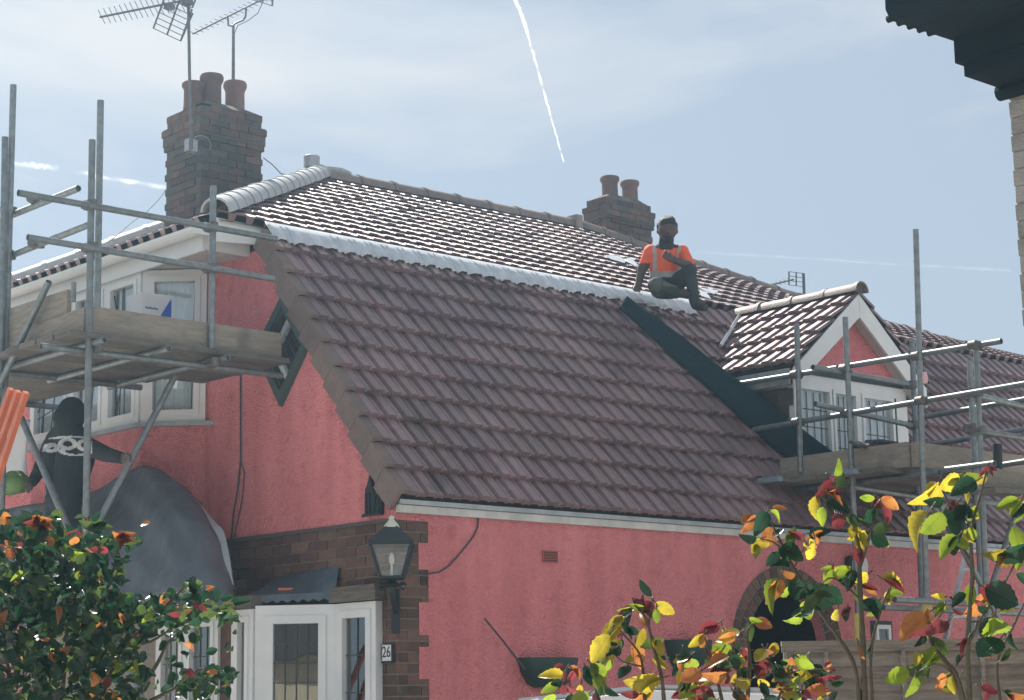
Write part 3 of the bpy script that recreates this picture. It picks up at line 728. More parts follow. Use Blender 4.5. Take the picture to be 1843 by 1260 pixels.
# ------------------------------------------------------------------ windows
def vwin(name, a, b_, z0, z1, fw, lights, parent, mull=0.045, depth=0.06, came=None, back=None, backmat='net', sash=0.0):
    """vertical window between plan points a and b; outward is to the left of a->b."""
    a = Vector((a[0], a[1], 0)); b_ = Vector((b_[0], b_[1], 0)); d = (b_ - a); L = d.length; d.normalize()
    nrm = Vector((0, 0, 1)).cross(d)          # outward
    def P(u, z, o=0.0): return a + d * u + nrm * o + Vector((0, 0, z))
    m_ = MB()
    def bar(u0, u1, za, zb, o0, o1):
        q = [P(u0, za, o0), P(u1, za, o0), P(u1, zb, o0), P(u0, zb, o0)]; m_.prism(q, nrm * (o1 - o0))
    h = depth / 2
    bar(0, fw, z0, z1, -h, h); bar(L - fw, L, z0, z1, -h, h); bar(fw, L - fw, z0, z0 + fw, -h, h); bar(fw, L - fw, z1 - fw, z1, -h, h)
    us = [0.0] + list(lights) + [1.0]
    edges = [fw] + [u * L for u in lights] + [L - fw]
    for u in lights: bar(u * L - mull / 2, u * L + mull / 2, z0 + fw, z1 - fw, -h * .98, h * .98)
    o = m_.build(name, MT['white'], parent)
    for i in range(len(edges) - 1):
        u0 = edges[i] + (mull / 2 if i else 0); u1 = edges[i + 1] - (mull / 2 if i + 1 < len(edges) - 1 else 0)
        za, zb = z0 + fw, z1 - fw
        if sash:
            s_ = MB(); mm, m_ = m_, s_
            bar(u0, u0 + sash, za, zb, -h * .7, h * 1.35); bar(u1 - sash, u1, za, zb, -h * .7, h * 1.35)
            bar(u0 + sash, u1 - sash, za, za + sash, -h * .7, h * 1.35); bar(u0 + sash, u1 - sash, zb - sash, zb, -h * .7, h * 1.35)
            m_ = mm; s_.build('sash', MT['white'], o); u0 += sash; u1 -= sash; za += sash; zb -= sash
        pn = MB(); pn.add([P(u0, za, 0), P(u1, za, 0), P(u1, zb, 0), P(u0, zb, 0)], [(3, 2, 1, 0)]); pn.build('pane', MT['glass'], o, fixn=False)
        if came:
            cm_ = MB(); cm = came
            if cm[0] == 'grid':
                for k in range(1, cm[1]): u = u0 + (u1 - u0) * k / cm[1]; cm_.tube([P(u, za, .004), P(u, zb, .004)], 0.0045, 5)
                for k in range(1, cm[2]): zz = za + (zb - za) * k / cm[2]; cm_.tube([P(u0, zz, .004), P(u1, zz, .004)], 0.0045, 5)
            else:
                rr = random.Random(cm[1] + i)
                for k in range(cm[2]):
                    ua, ub_ = u0 + (u1 - u0) * rr.random(), u0 + (u1 - u0) * rr.random(); t0 = rr.random()
                    if rr.random() < .5: pa, pb = P(ua, za, .004), P(ub_, zb, .004)
                    else: pa, pb = P(u0, za + (zb - za) * t0, .004), P(u1, za + (zb - za) * rr.random(), .004)
                    cm_.tube([pa, pb], 0.0045, 5)
            cm_.build('lead_came', MT['leadcame'], o)
        if back is not None:
            bk_ = MB(); n = 14; vs = []
            for k in range(n + 1):
                u = u0 - 0.02 + (u1 - u0 + 0.04) * k / n; oo = -back + 0.012 * math.sin(k * 2.1)
                vs += [P(u, za - .02, oo), P(u, zb + .02, oo)]
            bk_.add(vs, [(2 * k, 2 * k + 2, 2 * k + 3, 2 * k + 1) for k in range(n)]); bk_.build('curtain_or_dark_back', MT[backmat], o, fixn=False)
    return o
# upper bay (canted): facet then front
Z0u, Z1u = 3.86, 5.085
a0 = (-0.005, 2.38); a1 = (-0.37, 2.745); a2 = (-0.37, 4.5); a3 = (-0.005, 4.87)
bayw = MB()
pl = [a0, a1, a2, a3]
for (xa_, ya_), (xb_, yb_) in zip(pl, pl[1:]): bayw.add([(xa_, ya_, ZB), (xb_, yb_, ZB), (xb_, yb_, Z0u - 0.03), (xa_, ya_, Z0u - 0.03)], [(0, 1, 2, 3)])
bayw.build('bay_apron', MT['pink'], H)
sl = MB(); k = 0.05
ps = [(0, 2.30), (-0.39, 2.70), (-0.44, 2.72), (-0.44, 4.55), (0, 4.98)]
sl.prism([(x, y, Z0u - 0.035) for x, y in [(0, 2.28), (-0.425, 2.72), (-0.425, 4.53), (0, 4.97)]], (0, 0, 0.033)); sl.build('bay_sill', MT['lead'], H)
vwin('window', a0, a1, Z0u, Z1u, 0.05, [], H, came=('rand', 3, 4), back=0.06, backmat='net', sash=0.045)
vwin('window', a1, a2, Z0u, Z1u, 0.05, [0.30, 0.62], H, came=('rand', 11, 5), back=0.055, backmat='net', sash=0.04, mull=0.08)
vwin('window', a2, a3, Z0u, Z1u, 0.05, [], H, came=('rand', 21, 4), back=0.06, backmat='net', sash=0.045)

# ground-floor bay: side light flush with the wall, canted light, front lights
Zt = 2.345
b0, b1, b2, b3, b4 = (-0.03, 0.15), (-0.03, 0.625), (-0.42, 1.06), (-0.42, 1.33), (-0.42, 2.34)
vwin('window', b0, b1, 0.85, Zt, 0.05, [], H, came=('grid', 2, 5), back=0.022, backmat='dark', sash=0.055)  # dark backs of these two lights are panels standing in for the unlit room
vwin('window', b1, b2, 0.85, Zt, 0.075, [], H, came=('grid', 4, 9), back=0.10, backmat='dark', sash=0.055)
vwin('window', b2, b3, 0.85, Zt - 0.02, 0.05, [], H, back=0.3, backmat='curtain_or_dark_back', sash=0.04)
vwin('window', (-0.42, 1.50), b4, 0.85, Zt - 0.03, 0.05, [0.52], H, came=('grid', 3, 6), back=0.22, backmat='curtain_or_dark_back', sash=0.04, mull=0.07)
pr = MB(); pr.ab((-0.43, 1.335, 0.3), (-0.30, 1.495, Zt)); pr.build('bay_pier', MT['brick'], H)
ap = MB()
for (xa_, ya_), (xb_, yb_) in (((-0.03, 0.15), (-0.03, 0.625)), ((-0.03, 0.625), (-0.42, 1.06)), ((-0.42, 1.06), (-0.42, 2.34)), ((-0.42, 2.34), (0.0, 2.7))):
    ap.add([(xa_, ya_, 0), (xb_, yb_, 0), (xb_, yb_, 0.85), (xa_, ya_, 0.85)], [(0, 1, 2, 3)])
ap.build('bay_plinth', MT['brick'], H)
# lintels and the little lead roof over the canted light
lt = MB(); lt.beam((-0.05, 0.11, Zt + 0.045), (-0.05, 0.64, Zt + 0.045), 0.09, 0.075); lt.beam((-0.06, 0.13, Zt + 0.10), (-0.06, 0.62, Zt + 0.098), 0.05, 0.035); lt.build('lintel', MT['oak'], H)
lt = MB(); lt.beam((-0.42, 1.05, Zt + 0.03), (-0.42, 2.4, Zt + 0.03), 0.1, 0.09); lt.build('lintel', MT['oak'], H)
ld = MB()
n = 18; vs = []
e0 = Vector((-0.075, 0.60, Zt + 0.055)); e1 = Vector((-0.475, 1.17, Zt + 0.045)); t0 = Vector((-0.012, 0.63, Zt + 0.27)); t1 = Vector((-0.012, 1.40, Zt + 0.235))
for i in range(n + 1):
    t = i / n; sc = 0.020 * abs(math.sin(t * 9 * math.pi / 1.0)) 
    lo_ = e0.lerp(e1, t) ; hi_ = t0.lerp(t1, t)
    vs += [lo_ + Vector((0, 0, -sc - .012)), lo_ + Vector((.004, -.004, 0.03)), lo_.lerp(hi_, .5) + Vector((0, 0, 0.012 * math.sin(i * 1.7))), hi_]
ld.add(vs, [(i * 4 + a, i * 4 + 4 + a, i * 4 + 5 + a, i * 4 + 1 + a) for i in range(n) for a in range(3)])
ldm = pmat('slate_blue_lead', (0.085, 0.115, 0.14), (0.06, 0.085, 0.105), scale=8, rough=0.5, metal=0.1, bump=0.3, bscale=20)
ldo = ld.build('lead_roof', ldm, H, smooth=True)
ot = MB(); pc = aX(519, 1062, -0.21); ot.box(pc, (0.03, 0.14, 0.03), Matrix.Rotation(R_(45), 3, 'Z')); 
oto = ot.build('wooden_offcut', MT['orange']); tag(oto, 'short orange offcut lying on the blue lead over the bay window', 'offcut')

# ------------------------------------------------------------------ dormer
ZA, ZEV = 5.235, 4.50
dmo = MB()
x0, x1 = DXC - 0.80, DXC + 0.80
pit = math.atan2(ZA - ZEV, DHW + 0.10)
dmo.add([(x0, DYF, 3.0), (x0, 1.3, 3.0), (x0, 1.3, ZEV + .02), (x0, DYF, ZEV + .02)], [(0, 1, 2, 3)])
dormer = dmo.build('dormer', pmat('grey_cheek_slate', (0.12, 0.10, 0.095), (0.08, 0.072, 0.07), scale=7, rough=0.8, bump=0.3), H, fixn=False)
# hung slates on the cheek
ck = MB(); ck.add([(x1, DYF, 3.0), (x1, 1.3, 3.0), (x1, 1.3, ZEV + .02), (x1, DYF, ZEV + .02)], [(3, 2, 1, 0)]); ck.build('cheek', MT['mortar_dark'], dormer, fixn=False)
hs = brick_mesh(0.17, 0.012, 0.15, 'cheek_slate', 'mortar_dark')
for r in range(8):
    for k in range(6):
        y = DYF + 0.08 + k * 0.18 + (0.09 if r % 2 else 0)
        zz = 3.45 + r * 0.13
        if y > 1.25 or zz < ZE + (y - YE) * math.tan(ANG) - 0.1: continue
        link('cheek_slate', hs, dormer, Matrix.Translation((x0 - 0.012, y, zz)) @ ROTZ @ Matrix.Rotation(R_(3), 4, 'X'))
gmm = MB(); gmm.prism([(x0, DYF, ZEV - 0.02), (x1, DYF, ZEV - 0.02), (x1, DYF, ZEV + 0.05), (DXC, DYF, ZA - 0.08), (x0, DYF, ZEV + 0.05)], (0, 0.04, 0)); gmm.build('gable_panel', MT['pink'], dormer)
hd = MB(); hd.ab((x0 - .01, DYF - 0.03, ZEV - 0.055), (x1 + .01, DYF - 0.002, ZEV - 0.02)); hd.build('drip_rail', MT['black'], dormer)
wz0, wz1 = 3.62, ZEV - 0.057
hd = MB(); hd.ab((x0, DYF - 0.01, wz1 - 0.10), (x1, DYF + 0.05, wz1)); 
hd.ab((x0 - .002, DYF - 0.012, wz0), (x0 + 0.05, DYF + 0.05, wz1 - .1)); hd.ab((x1 - 0.16, DYF - 0.012, wz0), (x1 + .002, DYF + 0.05, wz1 - .1)); hd.build('window_surround', MT['white'], dormer)
hd = MB(); hd.ab((x0, DYF - .008, 3.1), (x1, DYF + 0.05, wz0)); hd.build('apron', MT['membrane'], dormer)
hd = MB(); hd.ab((x1 - 0.20, DYF - 0.015, wz0), (x1 - 0.162, DYF + 0.05, wz1 - .1)); hd.build('mullion_strip', MT['black'], dormer)
wlist = [(x0 + 0.052, x0 + 0.50), (x0 + 0.52, x0 + 0.87), (x0 + 0.93, x1 - 0.202)]
for (wa, wb), lights in zip(wlist, ([], [], [])):
    wd = vwin('window', (wb, DYF + 0.01), (wa, DYF + 0.01), wz0, wz1 - 0.102, 0.032, lights, dormer, depth=0.07)
    # children of a sub-part stay one level up
    wp = MB(); 
for o in [o for o in bpy.data.objects if o.parent and o.parent.parent and o.parent.name.startswith('window') and o.parent.parent == dormer]:
    o.parent = dormer
for wa, wb in wlist:
    cm_ = MB()
    for k in range(1, 4): xx = wa + .032 + (wb - wa - .064) * k / 4; cm_.tube([(xx, DYF + .004, wz0 + .05), (xx, DYF + .004, wz1 - .152)], 0.0045, 5)
    for k in range(1, 4): zz = wz0 + .05 + (wz1 - wz0 - .2) * k / 4; cm_.tube([(wa + .05, DYF + .004, zz), (wb - .05, DYF + .004, zz)], 0.0045, 5)
    cm_.build('lead_came', MT['leadcame'], dormer)
    cu = MB(); n = 16; vs = []
    for k in range(n + 1): xx = wa + (wb - wa) * k / n; oo = DYF + 0.062 + 0.012 * math.sin(k * 2.4); vs += [(xx, oo, wz0 - .02), (xx, oo, wz1 - .1)]
    cu.add(vs, [(2 * k, 2 * k + 2, 2 * k + 3, 2 * k + 1) for k in range(n)]); cu.build('net_curtain', MT['net'], dormer, fixn=False)
ps_ = MB(); ps_.ab((wlist[1][1] + 0.002, DYF - 0.012, wz0), (wlist[2][0] - 0.002, DYF + 0.05, wz1 - .102)); ps_.build('mullion', MT['white'], dormer)
# barge boards, roof planes, tiles, ridge
for sgn in (-1, 1):
    ft = Vector((DXC + sgn * (DHW + 0.08), 0, ZEV - 0.05)); tp_ = Vector((DXC, 0, ZA - 0.015))
    bb = MB(); hgt = Vector((0, 0, -0.19))
    bb.prism([Vector((ft.x, DYF - 0.14, ft.z)), Vector((tp_.x + sgn * .002, DYF - 0.14, tp_.z)), Vector((tp_.x + sgn * .002, DYF - 0.14, tp_.z)) + hgt * 1.12, Vector((ft.x, DYF - 0.14, ft.z)) + hgt * (0.95)], (0, 0.025, 0))
    bb.build('barge_board', MT['white'], dormer)
    so = MB(); so.add([Vector((ft.x, DYF - 0.115, ft.z - .16)), Vector((DXC, DYF - 0.115, tp_.z - .16)), Vector((DXC, DYF, tp_.z - .16)), Vector((ft.x, DYF, ft.z - .16))], [(0, 1, 2, 3)]); so.build('barge_soffit', MT['whiteold'], dormer)
    d = Vector((-sgn * (DHW + 0.10), 0, ZA - ZEV)); Ls = d.length; ey = d.normalized()
    ex = Vector((0, -1, 0)) if sgn < 0 else Vector((0, 1, 0)); ez = ex.cross(ey)
    if ez.z < 0: ez = -ez
    rp_ = MB(); st_ = Vector((DXC + sgn * (DHW + 0.10), 0, ZEV - 0.03))
    pA = st_ + Vector((0, DYF - 0.13, 0)); pB = st_ + Vector((0, 1.62, 0))
    rp_.add([pA, pB, pB + d, pA + d], [(0, 1, 2, 3)]); rp_.build('roof_board', MT['mortar_dark'], dormer)
    nc_ = 5; gg = Ls / (nc_ - 0.1); ncol = 5
    dme = tile_mb(gg + 0.03, nose=0.045).mesh('roof_tile', fixn=False); dme.materials.append(MT['tile'])
    for c in range(nc_):
        for kk in range(ncol):
            ystart = (DYF - 0.15 + (kk + 1) * TW) if sgn < 0 else (DYF - 0.15 + kk * TW)
            p = Vector((st_.x, ystart, st_.z)) + ey * (c * gg)
            if p.y - TW > YE + (p.z + .12 - ZE) / math.tan(ANG) + .1 and sgn < 0: continue
            m4 = Matrix((ex, ey, ez)).transposed().to_4x4(); m4.translation = p + ez * random.uniform(0, .004)
            link('roof_tile', dme, dormer, m4)
    fs_ = MB(); fs_.ab((st_.x - .012, DYF - 0.10, ZEV - 0.19), (st_.x + .012, 1.15, ZEV - 0.05)); fs_.build('eave_fascia', MT['lead'], dormer)
    fs_ = MB(); fs_.add([(st_.x, DYF - .1, ZEV - .185), (st_.x, 1.2, ZEV - .185), (DXC + sgn * .80, 1.2, ZEV - .185), (DXC + sgn * .80, DYF - .1, ZEV - .185)], [(0, 1, 2, 3)]); fs_.build('eave_soffit', MT['whiteold'], dormer)
drm = cap_mesh(0.40, 0.085, 'ridge', 'ridge_cap', 0.01)
run_caps(Vector((DXC, 1.66, ZA + 0.0)), Vector((DXC, DYF - 0.16, ZA + 0.0)), 0.42, drm, dormer, 'ridge_cap', 0.0)
# valley bar of lead at the junction
vl = MB(); a = aP(1326, 572, (0, -(ZK - ZE), YK - YE), (0, YE, ZE)) + UN * 0.09; b_ = aP(1286, 636, (0, -(ZK - ZE), YK - YE), (0, YE, ZE)) + UN * 0.10
vl.beam(a, b_, 0.03, 0.025, UN); vl.build('valley_trim', MT['leadbright'], dormer)
tm = MB(); tm.prism([(DXC + .07 * math.cos(math.pi * i / 8), DYF - 0.15, ZA + .07 * math.sin(math.pi * i / 8)) for i in range(9)], (0, .02, 0)); tm.build('ridge_end', MT['mortar_dark'], dormer)

# ------------------------------------------------------------------ small fittings on the house (parts)
ab_ = MB(); v0 = aY(977, 992, -0.004); v1 = aY(1002, 1012, -0.004)
ab_.ab((v0.x - .006, -0.012, v1.z - .006), (v1.x + .006, 0.0, v0.z + .006)); abo = ab_.build('airbrick', MT['terracotta'], H)
hl = MB()
for r in range(4):
    for k in range(7):
        xx = v0.x + (v1.x - v0.x) * (k + .5) / 7; zz = v1.z + (v0.z - v1.z) * (r + .5) / 4
        hl.ab((xx - .006, -0.0145, zz - .0055), (xx + .006, -0.0125, zz + .0055))
hl.build('vent_holes', MT['dark'], abo)
def cab(name, pts, r, mat='cable', parent=H, n=6):
    m_ = MB(); m_.tube(pts, r, n); return m_.build(name, MT[mat], parent, smooth=True)
cab('cable', [aY(x, y, -0.012) for x, y in ((861, 930), (860, 948), (852, 966), (838, 984), (822, 1003), (806, 1020), (790, 1030), (772, 1032), (756, 1031))], 0.006)
cab('cable', [aX(x, y, -0.012) for x, y in ((433, 668), (433, 740), (433, 830), (428, 880), (420, 925), (416, 975))], 0.007)
cab('cable', [aX(x, y, -0.012) for x, y in ((433, 830), (440, 850), (436, 900), (424, 955), (420, 975))], 0.005)
# black iron ornament by the verge
orn = MB()
oc = [(0, 0.305, 2.945), (0, 0.125, 2.945), (0, 0.125, 3.09), (0, 0.165, 3.15), (0, 0.205, 3.10), (0, 0.225, 3.14), (0, 0.255, 3.23), (0, 0.285, 3.16), (0, 0.305, 3.13)]
orn.prism([Vector(p) + Vector((-.03, 0, 0)) for p in oc], (0.028, 0, 0))
for yy in (0.15, 0.20, 0.25, 0.29): orn.tube([(-0.035, yy, 2.95), (-0.035, yy, 3.10)], 0.008, 6)
orn.tube([(-0.036, 0.15 + 0.04 * math.cos(t), 3.04 + 0.05 * math.sin(t)) for t in [i * math.pi / 6 for i in range(13)]], 0.007, 6)
orn.tube([(-0.04, 0.32, 2.945), (-0.04, 0.11, 2.945)], 0.012, 6)
oo_ = orn.build('iron_ornament', MT['black']); tag(oo_, 'small black iron gothic ornament fixed to the pink gable under the verge', 'ornament')
# ------------------------------------------------------------------ tarpaulin over the ground-floor bay roof
def tarp():
    # rows from the top edge down, control points in space
    T = [aX(365, 905, -0.30), aX(325, 868, -0.42), aX(262, 838, -0.45), aX(205, 868, -0.50), aX(130, 898, -0.55), aX(20, 915, -0.6), aX(-60, 935, -0.6)]
    Mi = [aX(408, 968, -0.36), aX(365, 935, -0.62), aX(300, 930, -0.72), aX(220, 945, -0.78), aX(140, 965, -0.82), aX(30, 985, -0.85), aX(-60, 1000, -0.85)]
    Bo = [aX(434, 1052, -0.50), aX(395, 1066, -0.82), aX(320, 1058, -0.95), aX(240, 1062, -0.98), aX(150, 1068, -1.0), aX(40, 1085, -1.0), aX(-60, 1095, -1.0)]
    Bo2 = [p + Vector((0.01, 0, -0.10)) for p in Bo]
    def spl(row, t):
        n = len(row) - 1; u = t * n; i = min(int(u), n - 1); f = u - i
        p0, p1, p2, p3 = row[max(i - 1, 0)], row[i], row[i + 1], row[min(i + 2, n)]
        return 0.5 * ((2 * p1) + (p2 - p0) * f + (2 * p0 - 5 * p1 + 4 * p2 - p3) * f * f + (3 * p1 - p0 - 3 * p2 + p3) * f ** 3)
    NU_, NV = 48, 26; vs = []
    for j in range(NV + 1):
        v = j / NV
        for i in range(NU_ + 1):
            u = i / NU_
            rows = [spl(T, u), spl(Mi, u), spl(Bo, u), spl(Bo2, u)]
            t = v * 3; k = min(int(t), 2); p = rows[k].lerp(rows[k + 1], t - k)
            wr = 0.045 * abs(math.sin(u * 23 + v * 5)) * max(0, v - .25) + 0.040 * math.sin(u * 19 + 3.5 * v + 2 * math.sin(v * 5)) * (0.25 + v) + 0.028 * abs(math.sin(u * 9 - v * 7)) + 0.014 * math.sin(u * 43 + v * 14) + 0.012 * abs(math.sin(v * 16 + u * 11))
            sag = -0.03 * math.sin(v * math.pi) * abs(math.sin(u * 9))
            vs.append(p + Vector((-wr, -wr * .4, sag)))
    W = NU_ + 1
    m_ = MB(); m_.add(vs, [(j * W + i, j * W + i + 1, (j + 1) * W + i + 1, (j + 1) * W + i) for j in range(NV) for i in range(NU_)])
    o = m_.build('tarpaulin', MT['tarp'], None, smooth=True)
    tag(o, 'grey tarpaulin with a pale turned hem draped over the ground-floor bay roof', 'tarpaulin')
    sm_ = o.modifiers.new('s', 'SOLIDIFY'); sm_.thickness = 0.006
    h = MB(); n = 18; vs = []
    edge = [aX(x, y, X) for x, y, X in ((362, 898, -0.32), (385, 935, -0.36), (398, 955, -0.40), (404, 985, -0.44), (412, 1020, -0.50), (418, 1052, -0.54))]
    for i in range(n + 1):
        p = spl(edge, i / n); wd = 0.03 + 0.10 * math.sin(min(1, i / n * 1.15) * math.pi * .72) 
        vs += [p + Vector((-.07, 0.0, 0.01)), p + Vector((-.10 + .02 * math.sin(i * .7), -wd * .6, 0.01)), p + Vector((-.06, -wd * 1.0, -0.01))]
    h.add(vs, [(i * 3 + a, i * 3 + 3 + a, i * 3 + 4 + a, i * 3 + 1 + a) for i in range(n) for a in range(2)])
    h.build('hem', MT['tarpedge'], o, smooth=True)
    # support: sloped bay roof under the sheet
    r = MB()
    r.add([(-0.4, 1.5, 2.36), (-0.4, 4.8, 2.36), (-0.02, 4.8, 3.2), (-0.02, 2.2, 3.05)], [(0, 1, 2, 3)])
    r.build('bay_roof', MT['mortar_dark'], H)
tarp()
wp_ = MB(); a = aX(250, 876, -0.40); b_ = aX(128, 905, -0.40); wp_.beam(a, b_, 0.03, 0.10); wpo = wp_.build('white_batten', MT['whiteold'])
tag(wpo, 'white painted batten lying along the top of the grey tarpaulin', 'batten')

# ------------------------------------------------------------------ scaffolds
TR = 0.0242
def coupler_mesh():
    m_ = MB(); m_.tube([(0, 0, -0.032), (0, 0, 0.032)], 0.036, 10); m_.tube([(-0.032, 0.05, 0), (0.032, 0.05, 0)], 0.036, 10)
    m_.tube([(0.028, 0.02, 0.03), (0.055, 0.075, 0.03)], 0.009, 6); m_.box((0.0, 0.025, 0.0), (0.06, 0.03, 0.06)); m_.tube([(-.03, .0, -.02), (-.07, .03, -.03)], 0.008, 6)
    me = m_.mesh('coupler', smooth=True); me.materials.append(MT['coupler']); return me
CPM = coupler_mesh()
def tube_(name, a, b_, parent, r=TR, mat='steel'):
    a = Vector(a); b_ = Vector(b_); d = (b_ - a).normalized()
    m_ = MB(); m_.tube([a, b_], r, 12, cap=False)
    # open ends: annulus with dark bore
    for p, s in ((a, -1), (b_, 1)):
        e1 = d.orthogonal().normalized(); e2 = d.cross(e1); n = 12
        vs = []
        for rr, off in ((r, 0), (r * .84, 0), (r * .84, -0.03 * s)):
            for k in range(n): th = 2 * math.pi * k / n; vs.append(p + d * off + (e1 * math.cos(th) + e2 * math.sin(th)) * rr)
        o_ = [(k, (k + 1) % n, n + (k + 1) % n, n + k) for k in range(n)] + [(n + k, n + (k + 1) % n, 2 * n + (k + 1) % n, 2 * n + k) for k in range(n)] + [tuple(2 * n + k for k in range(n))]
        m_.add(vs, o_)
    o = m_.build(name, MT[mat], parent, smooth=True); return o
def coup(p, parent, yaw=0.0, tilt=0.0):
    link('coupler', CPM, parent, Matrix.Translation(p) @ Matrix.Rotation(yaw, 4, 'Z') @ Matrix.Rotation(tilt, 4, 'X'))
def plank(name, a, b_, wd, th, parent, mat='board', up_=(0, 0, 1)):
    m_ = MB(); m_.beam(a, b_, wd, th, up_); return m_.build(name, MT[mat], parent)

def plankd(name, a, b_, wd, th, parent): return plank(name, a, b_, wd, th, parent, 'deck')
SC1 = thing('scaffold', (-1.0, 2.2, 0), 'galvanised tube scaffold with a boarded platform round the upper bay window', 'scaffold')
YS = 1.20
def gz(p, z=0.0): return Vector((p.x, p.y, z))
# standards
pa = aY(166, 252, YS); pb = aY(161, 940, YS)
tube_('standard', pa, Vector((pb.x, pb.y, 0.02)), SC1)
pa2 = aY(181, 181, YS + 0.10); pb2 = aY(174, 620, YS + .10); tube_('standard', pa2, pb2, SC1)
pc = aY(384, 335, YS); pd = aY(380, 636, YS); tube_('standard', pc, pd, SC1)
pe = aX(24, 153, -1.74); pf = aX(13, 700, -1.74); tube_('standard', pe, Vector((pf.x, pf.y, 0.02)), SC1)
pg = aX(9, 247, -1.80); ph = aX(1, 700, -1.80); tube_('standard', pg, ph, SC1)
pi_ = aX(133, 508, -1.72); tube_('standard', pi_, pi_ + Vector((0, 0, -0.14)), SC1, r=0.018)
# ledgers along X
l1a, l1b = aY(33, 347, YS - .05), aY(497, 435, YS - .05); l1b.z = l1a.z; tube_('ledger', l1a, l1b, SC1)
l2a, l2b = aY(50, 427, YS - .05), aY(492, 502, YS - .05); tube_('ledger', l2a, l2b, SC1)
# guard tubes along Y
g1a, g1b = aX(141, 339, -1.69), aX(0, 396, -1.69); g1b = g1a + (g1b - g1a) * 2.6; tube_('guard_tube', g1a, g1b, SC1)
g2a, g2b = aX(161, 404, -1.69), aX(0, 468, -1.69); g2b = g2a + (g2b - g2a) * 2.6; tube_('guard_tube', g2a, g2b, SC1)
for x, y in ((166, 368), (166, 445)): coup(aY(x, y, YS - .03), SC1, 0, 0)
for x, y in ((384, 408), (382, 482)): coup(aY(x, y, YS - .03), SC1)
for x, y in ((22, 381), (20, 459)): coup(aX(x, y, -1.70), SC1, R_(90))
for x, y in ((70, 358), (72, 438)): coup(aX(x, y, -1.68) , SC1, R_(40))
# deck
zd = 4.165
for k in range(6):
    y = YS + 0.06 + k * 0.232
    x_end = -0.08 if y < 2.3 else -0.46
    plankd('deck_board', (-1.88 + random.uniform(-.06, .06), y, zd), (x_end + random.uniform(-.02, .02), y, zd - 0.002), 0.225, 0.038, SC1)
for k in range(5):
    x = -1.70 + k * 0.232
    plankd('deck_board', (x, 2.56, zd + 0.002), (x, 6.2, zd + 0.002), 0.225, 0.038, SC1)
for x in (-1.70, -1.18, -0.66):
    tube_('transom', (x, YS - 0.10 - random.uniform(0, .1), zd - 0.046), (x, 2.75, zd - 0.046), SC1)
tube_('transom', (-1.95, 2.62, zd - 0.046), (-0.45, 2.62, zd - 0.046), SC1); tube_('transom', (-1.95, 3.9, zd - 0.046), (-0.45, 3.9, zd - 0.046), SC1)
tube_('ledger', (-2.05, YS + 0.08, zd - 0.094), (-0.06, YS + 0.08, zd - 0.094), SC1)
for x in (-1.66, -0.70): coup((x, YS, zd - 0.07), SC1)
# toe boards
ta, tb = aY(167, 575, YS - .0), aY(489, 626, YS)
plank('toe_board', Vector((ta.x, YS + .045, 4.285)), Vector((-0.10, YS + .045, 4.28)), 0.036, 0.20, SC1)
t0_ = aX(136, 537, -1.72); plank('toe_board', Vector((-1.72, YS + .30, 4.46)), Vector((-1.72, 5.5, 4.46)), 0.036, 0.17, SC1)
plank('toe_board', Vector((-1.715, YS + .07, 4.285)), Vector((-1.715, 5.5, 4.285)), 0.036, 0.19, SC1)
# braces below and beside
tube_('brace', aX(88, 507, -1.80), aX(-25, 745, -1.80), SC1)
br = (aY(314, 678, YS + .25), aY(172, 950, YS + .25)); d = br[1] - br[0]; tube_('brace', br[0], br[0] + d * (br[0].z / -d.z * 0.99), SC1)
br = (aX(38, 752, -1.62), aX(128, 962, -1.62)); d = br[1] - br[0]; tube_('brace', br[0], br[0] + d * (br[0].z / -d.z * 0.99), SC1)

# white box with a blue corner on the deck
bx = thing('carton', aY(282, 590, 2.0), 'white cardboard carton with a blue corner on the scaffold deck', 'carton')
bc = aY(283, 553, 2.0); bl = aY(255, 575, 2.0); brr = aY(307, 575, 2.0)
zt_, zb_ = aY(282, 529, 2.0).z, zd + 0.02
m_ = MB(); m_.ab((bl.x, 2.0, zb_), (brr.x, 2.22, zt_)); m_.build('box', MT['card'], bx)
m_ = MB(); m_.prism([aY(285, 578, 1.996), aY(288, 570, 1.996), aY(307.5, 539, 1.996), aY(307.5, 580, 1.996)], (0, -0.002, 0)); m_.build('blue_panel', MT['bluecard'], bx)
m_ = MB(); m_.prism([(brr.x + .002, 1.998, aY(307, 539, 2).z), (brr.x + .002, 1.998, zb_), (brr.x + .002, 2.21, zb_), (brr.x + .002, 2.21, aY(307, 539, 2).z + .02)], (0.002, 0, 0)); m_.build('box_end', MT['bluecard'], bx)
m_ = MB(); zz = aY(270, 556, 2.0).z
for i in range(9):
    hh = 0.012 if i % 3 else 0.016
    m_.ab((bl.x + .03 + i * .0125, 1.9975, zz), (bl.x + .039 + i * .0125, 1.9985, zz + hh))
m_.build('print_line', MT['print'], bx)

# orange battens leaning on the left scaffold
for i, (x0_, y0_, x1_, y1_) in enumerate(((20, 700, -52, 905), (33, 704, -38, 912), (47, 706, -22, 915))):
    a, b_ = aX(x0_, y0_, -2.05 - .01 * i), aX(x1_, y1_, -2.05 - .01 * i)
    d = b_ - a; b_ = a + d * ((a.z - 0.02) / -d.z)
    m_ = MB(); m_.beam(a, b_, 0.042, 0.036, (1, 0, 0)); o = m_.build('orange_batten', MT['orange'])
    tag(o, ('far outer orange batten of the three leaning against the left scaffold', 'middle orange batten of the three leaning against the left scaffold', 'orange batten of the leaning three nearest to the hooded worker')[i], 'batten', 'orange battens leaning together')

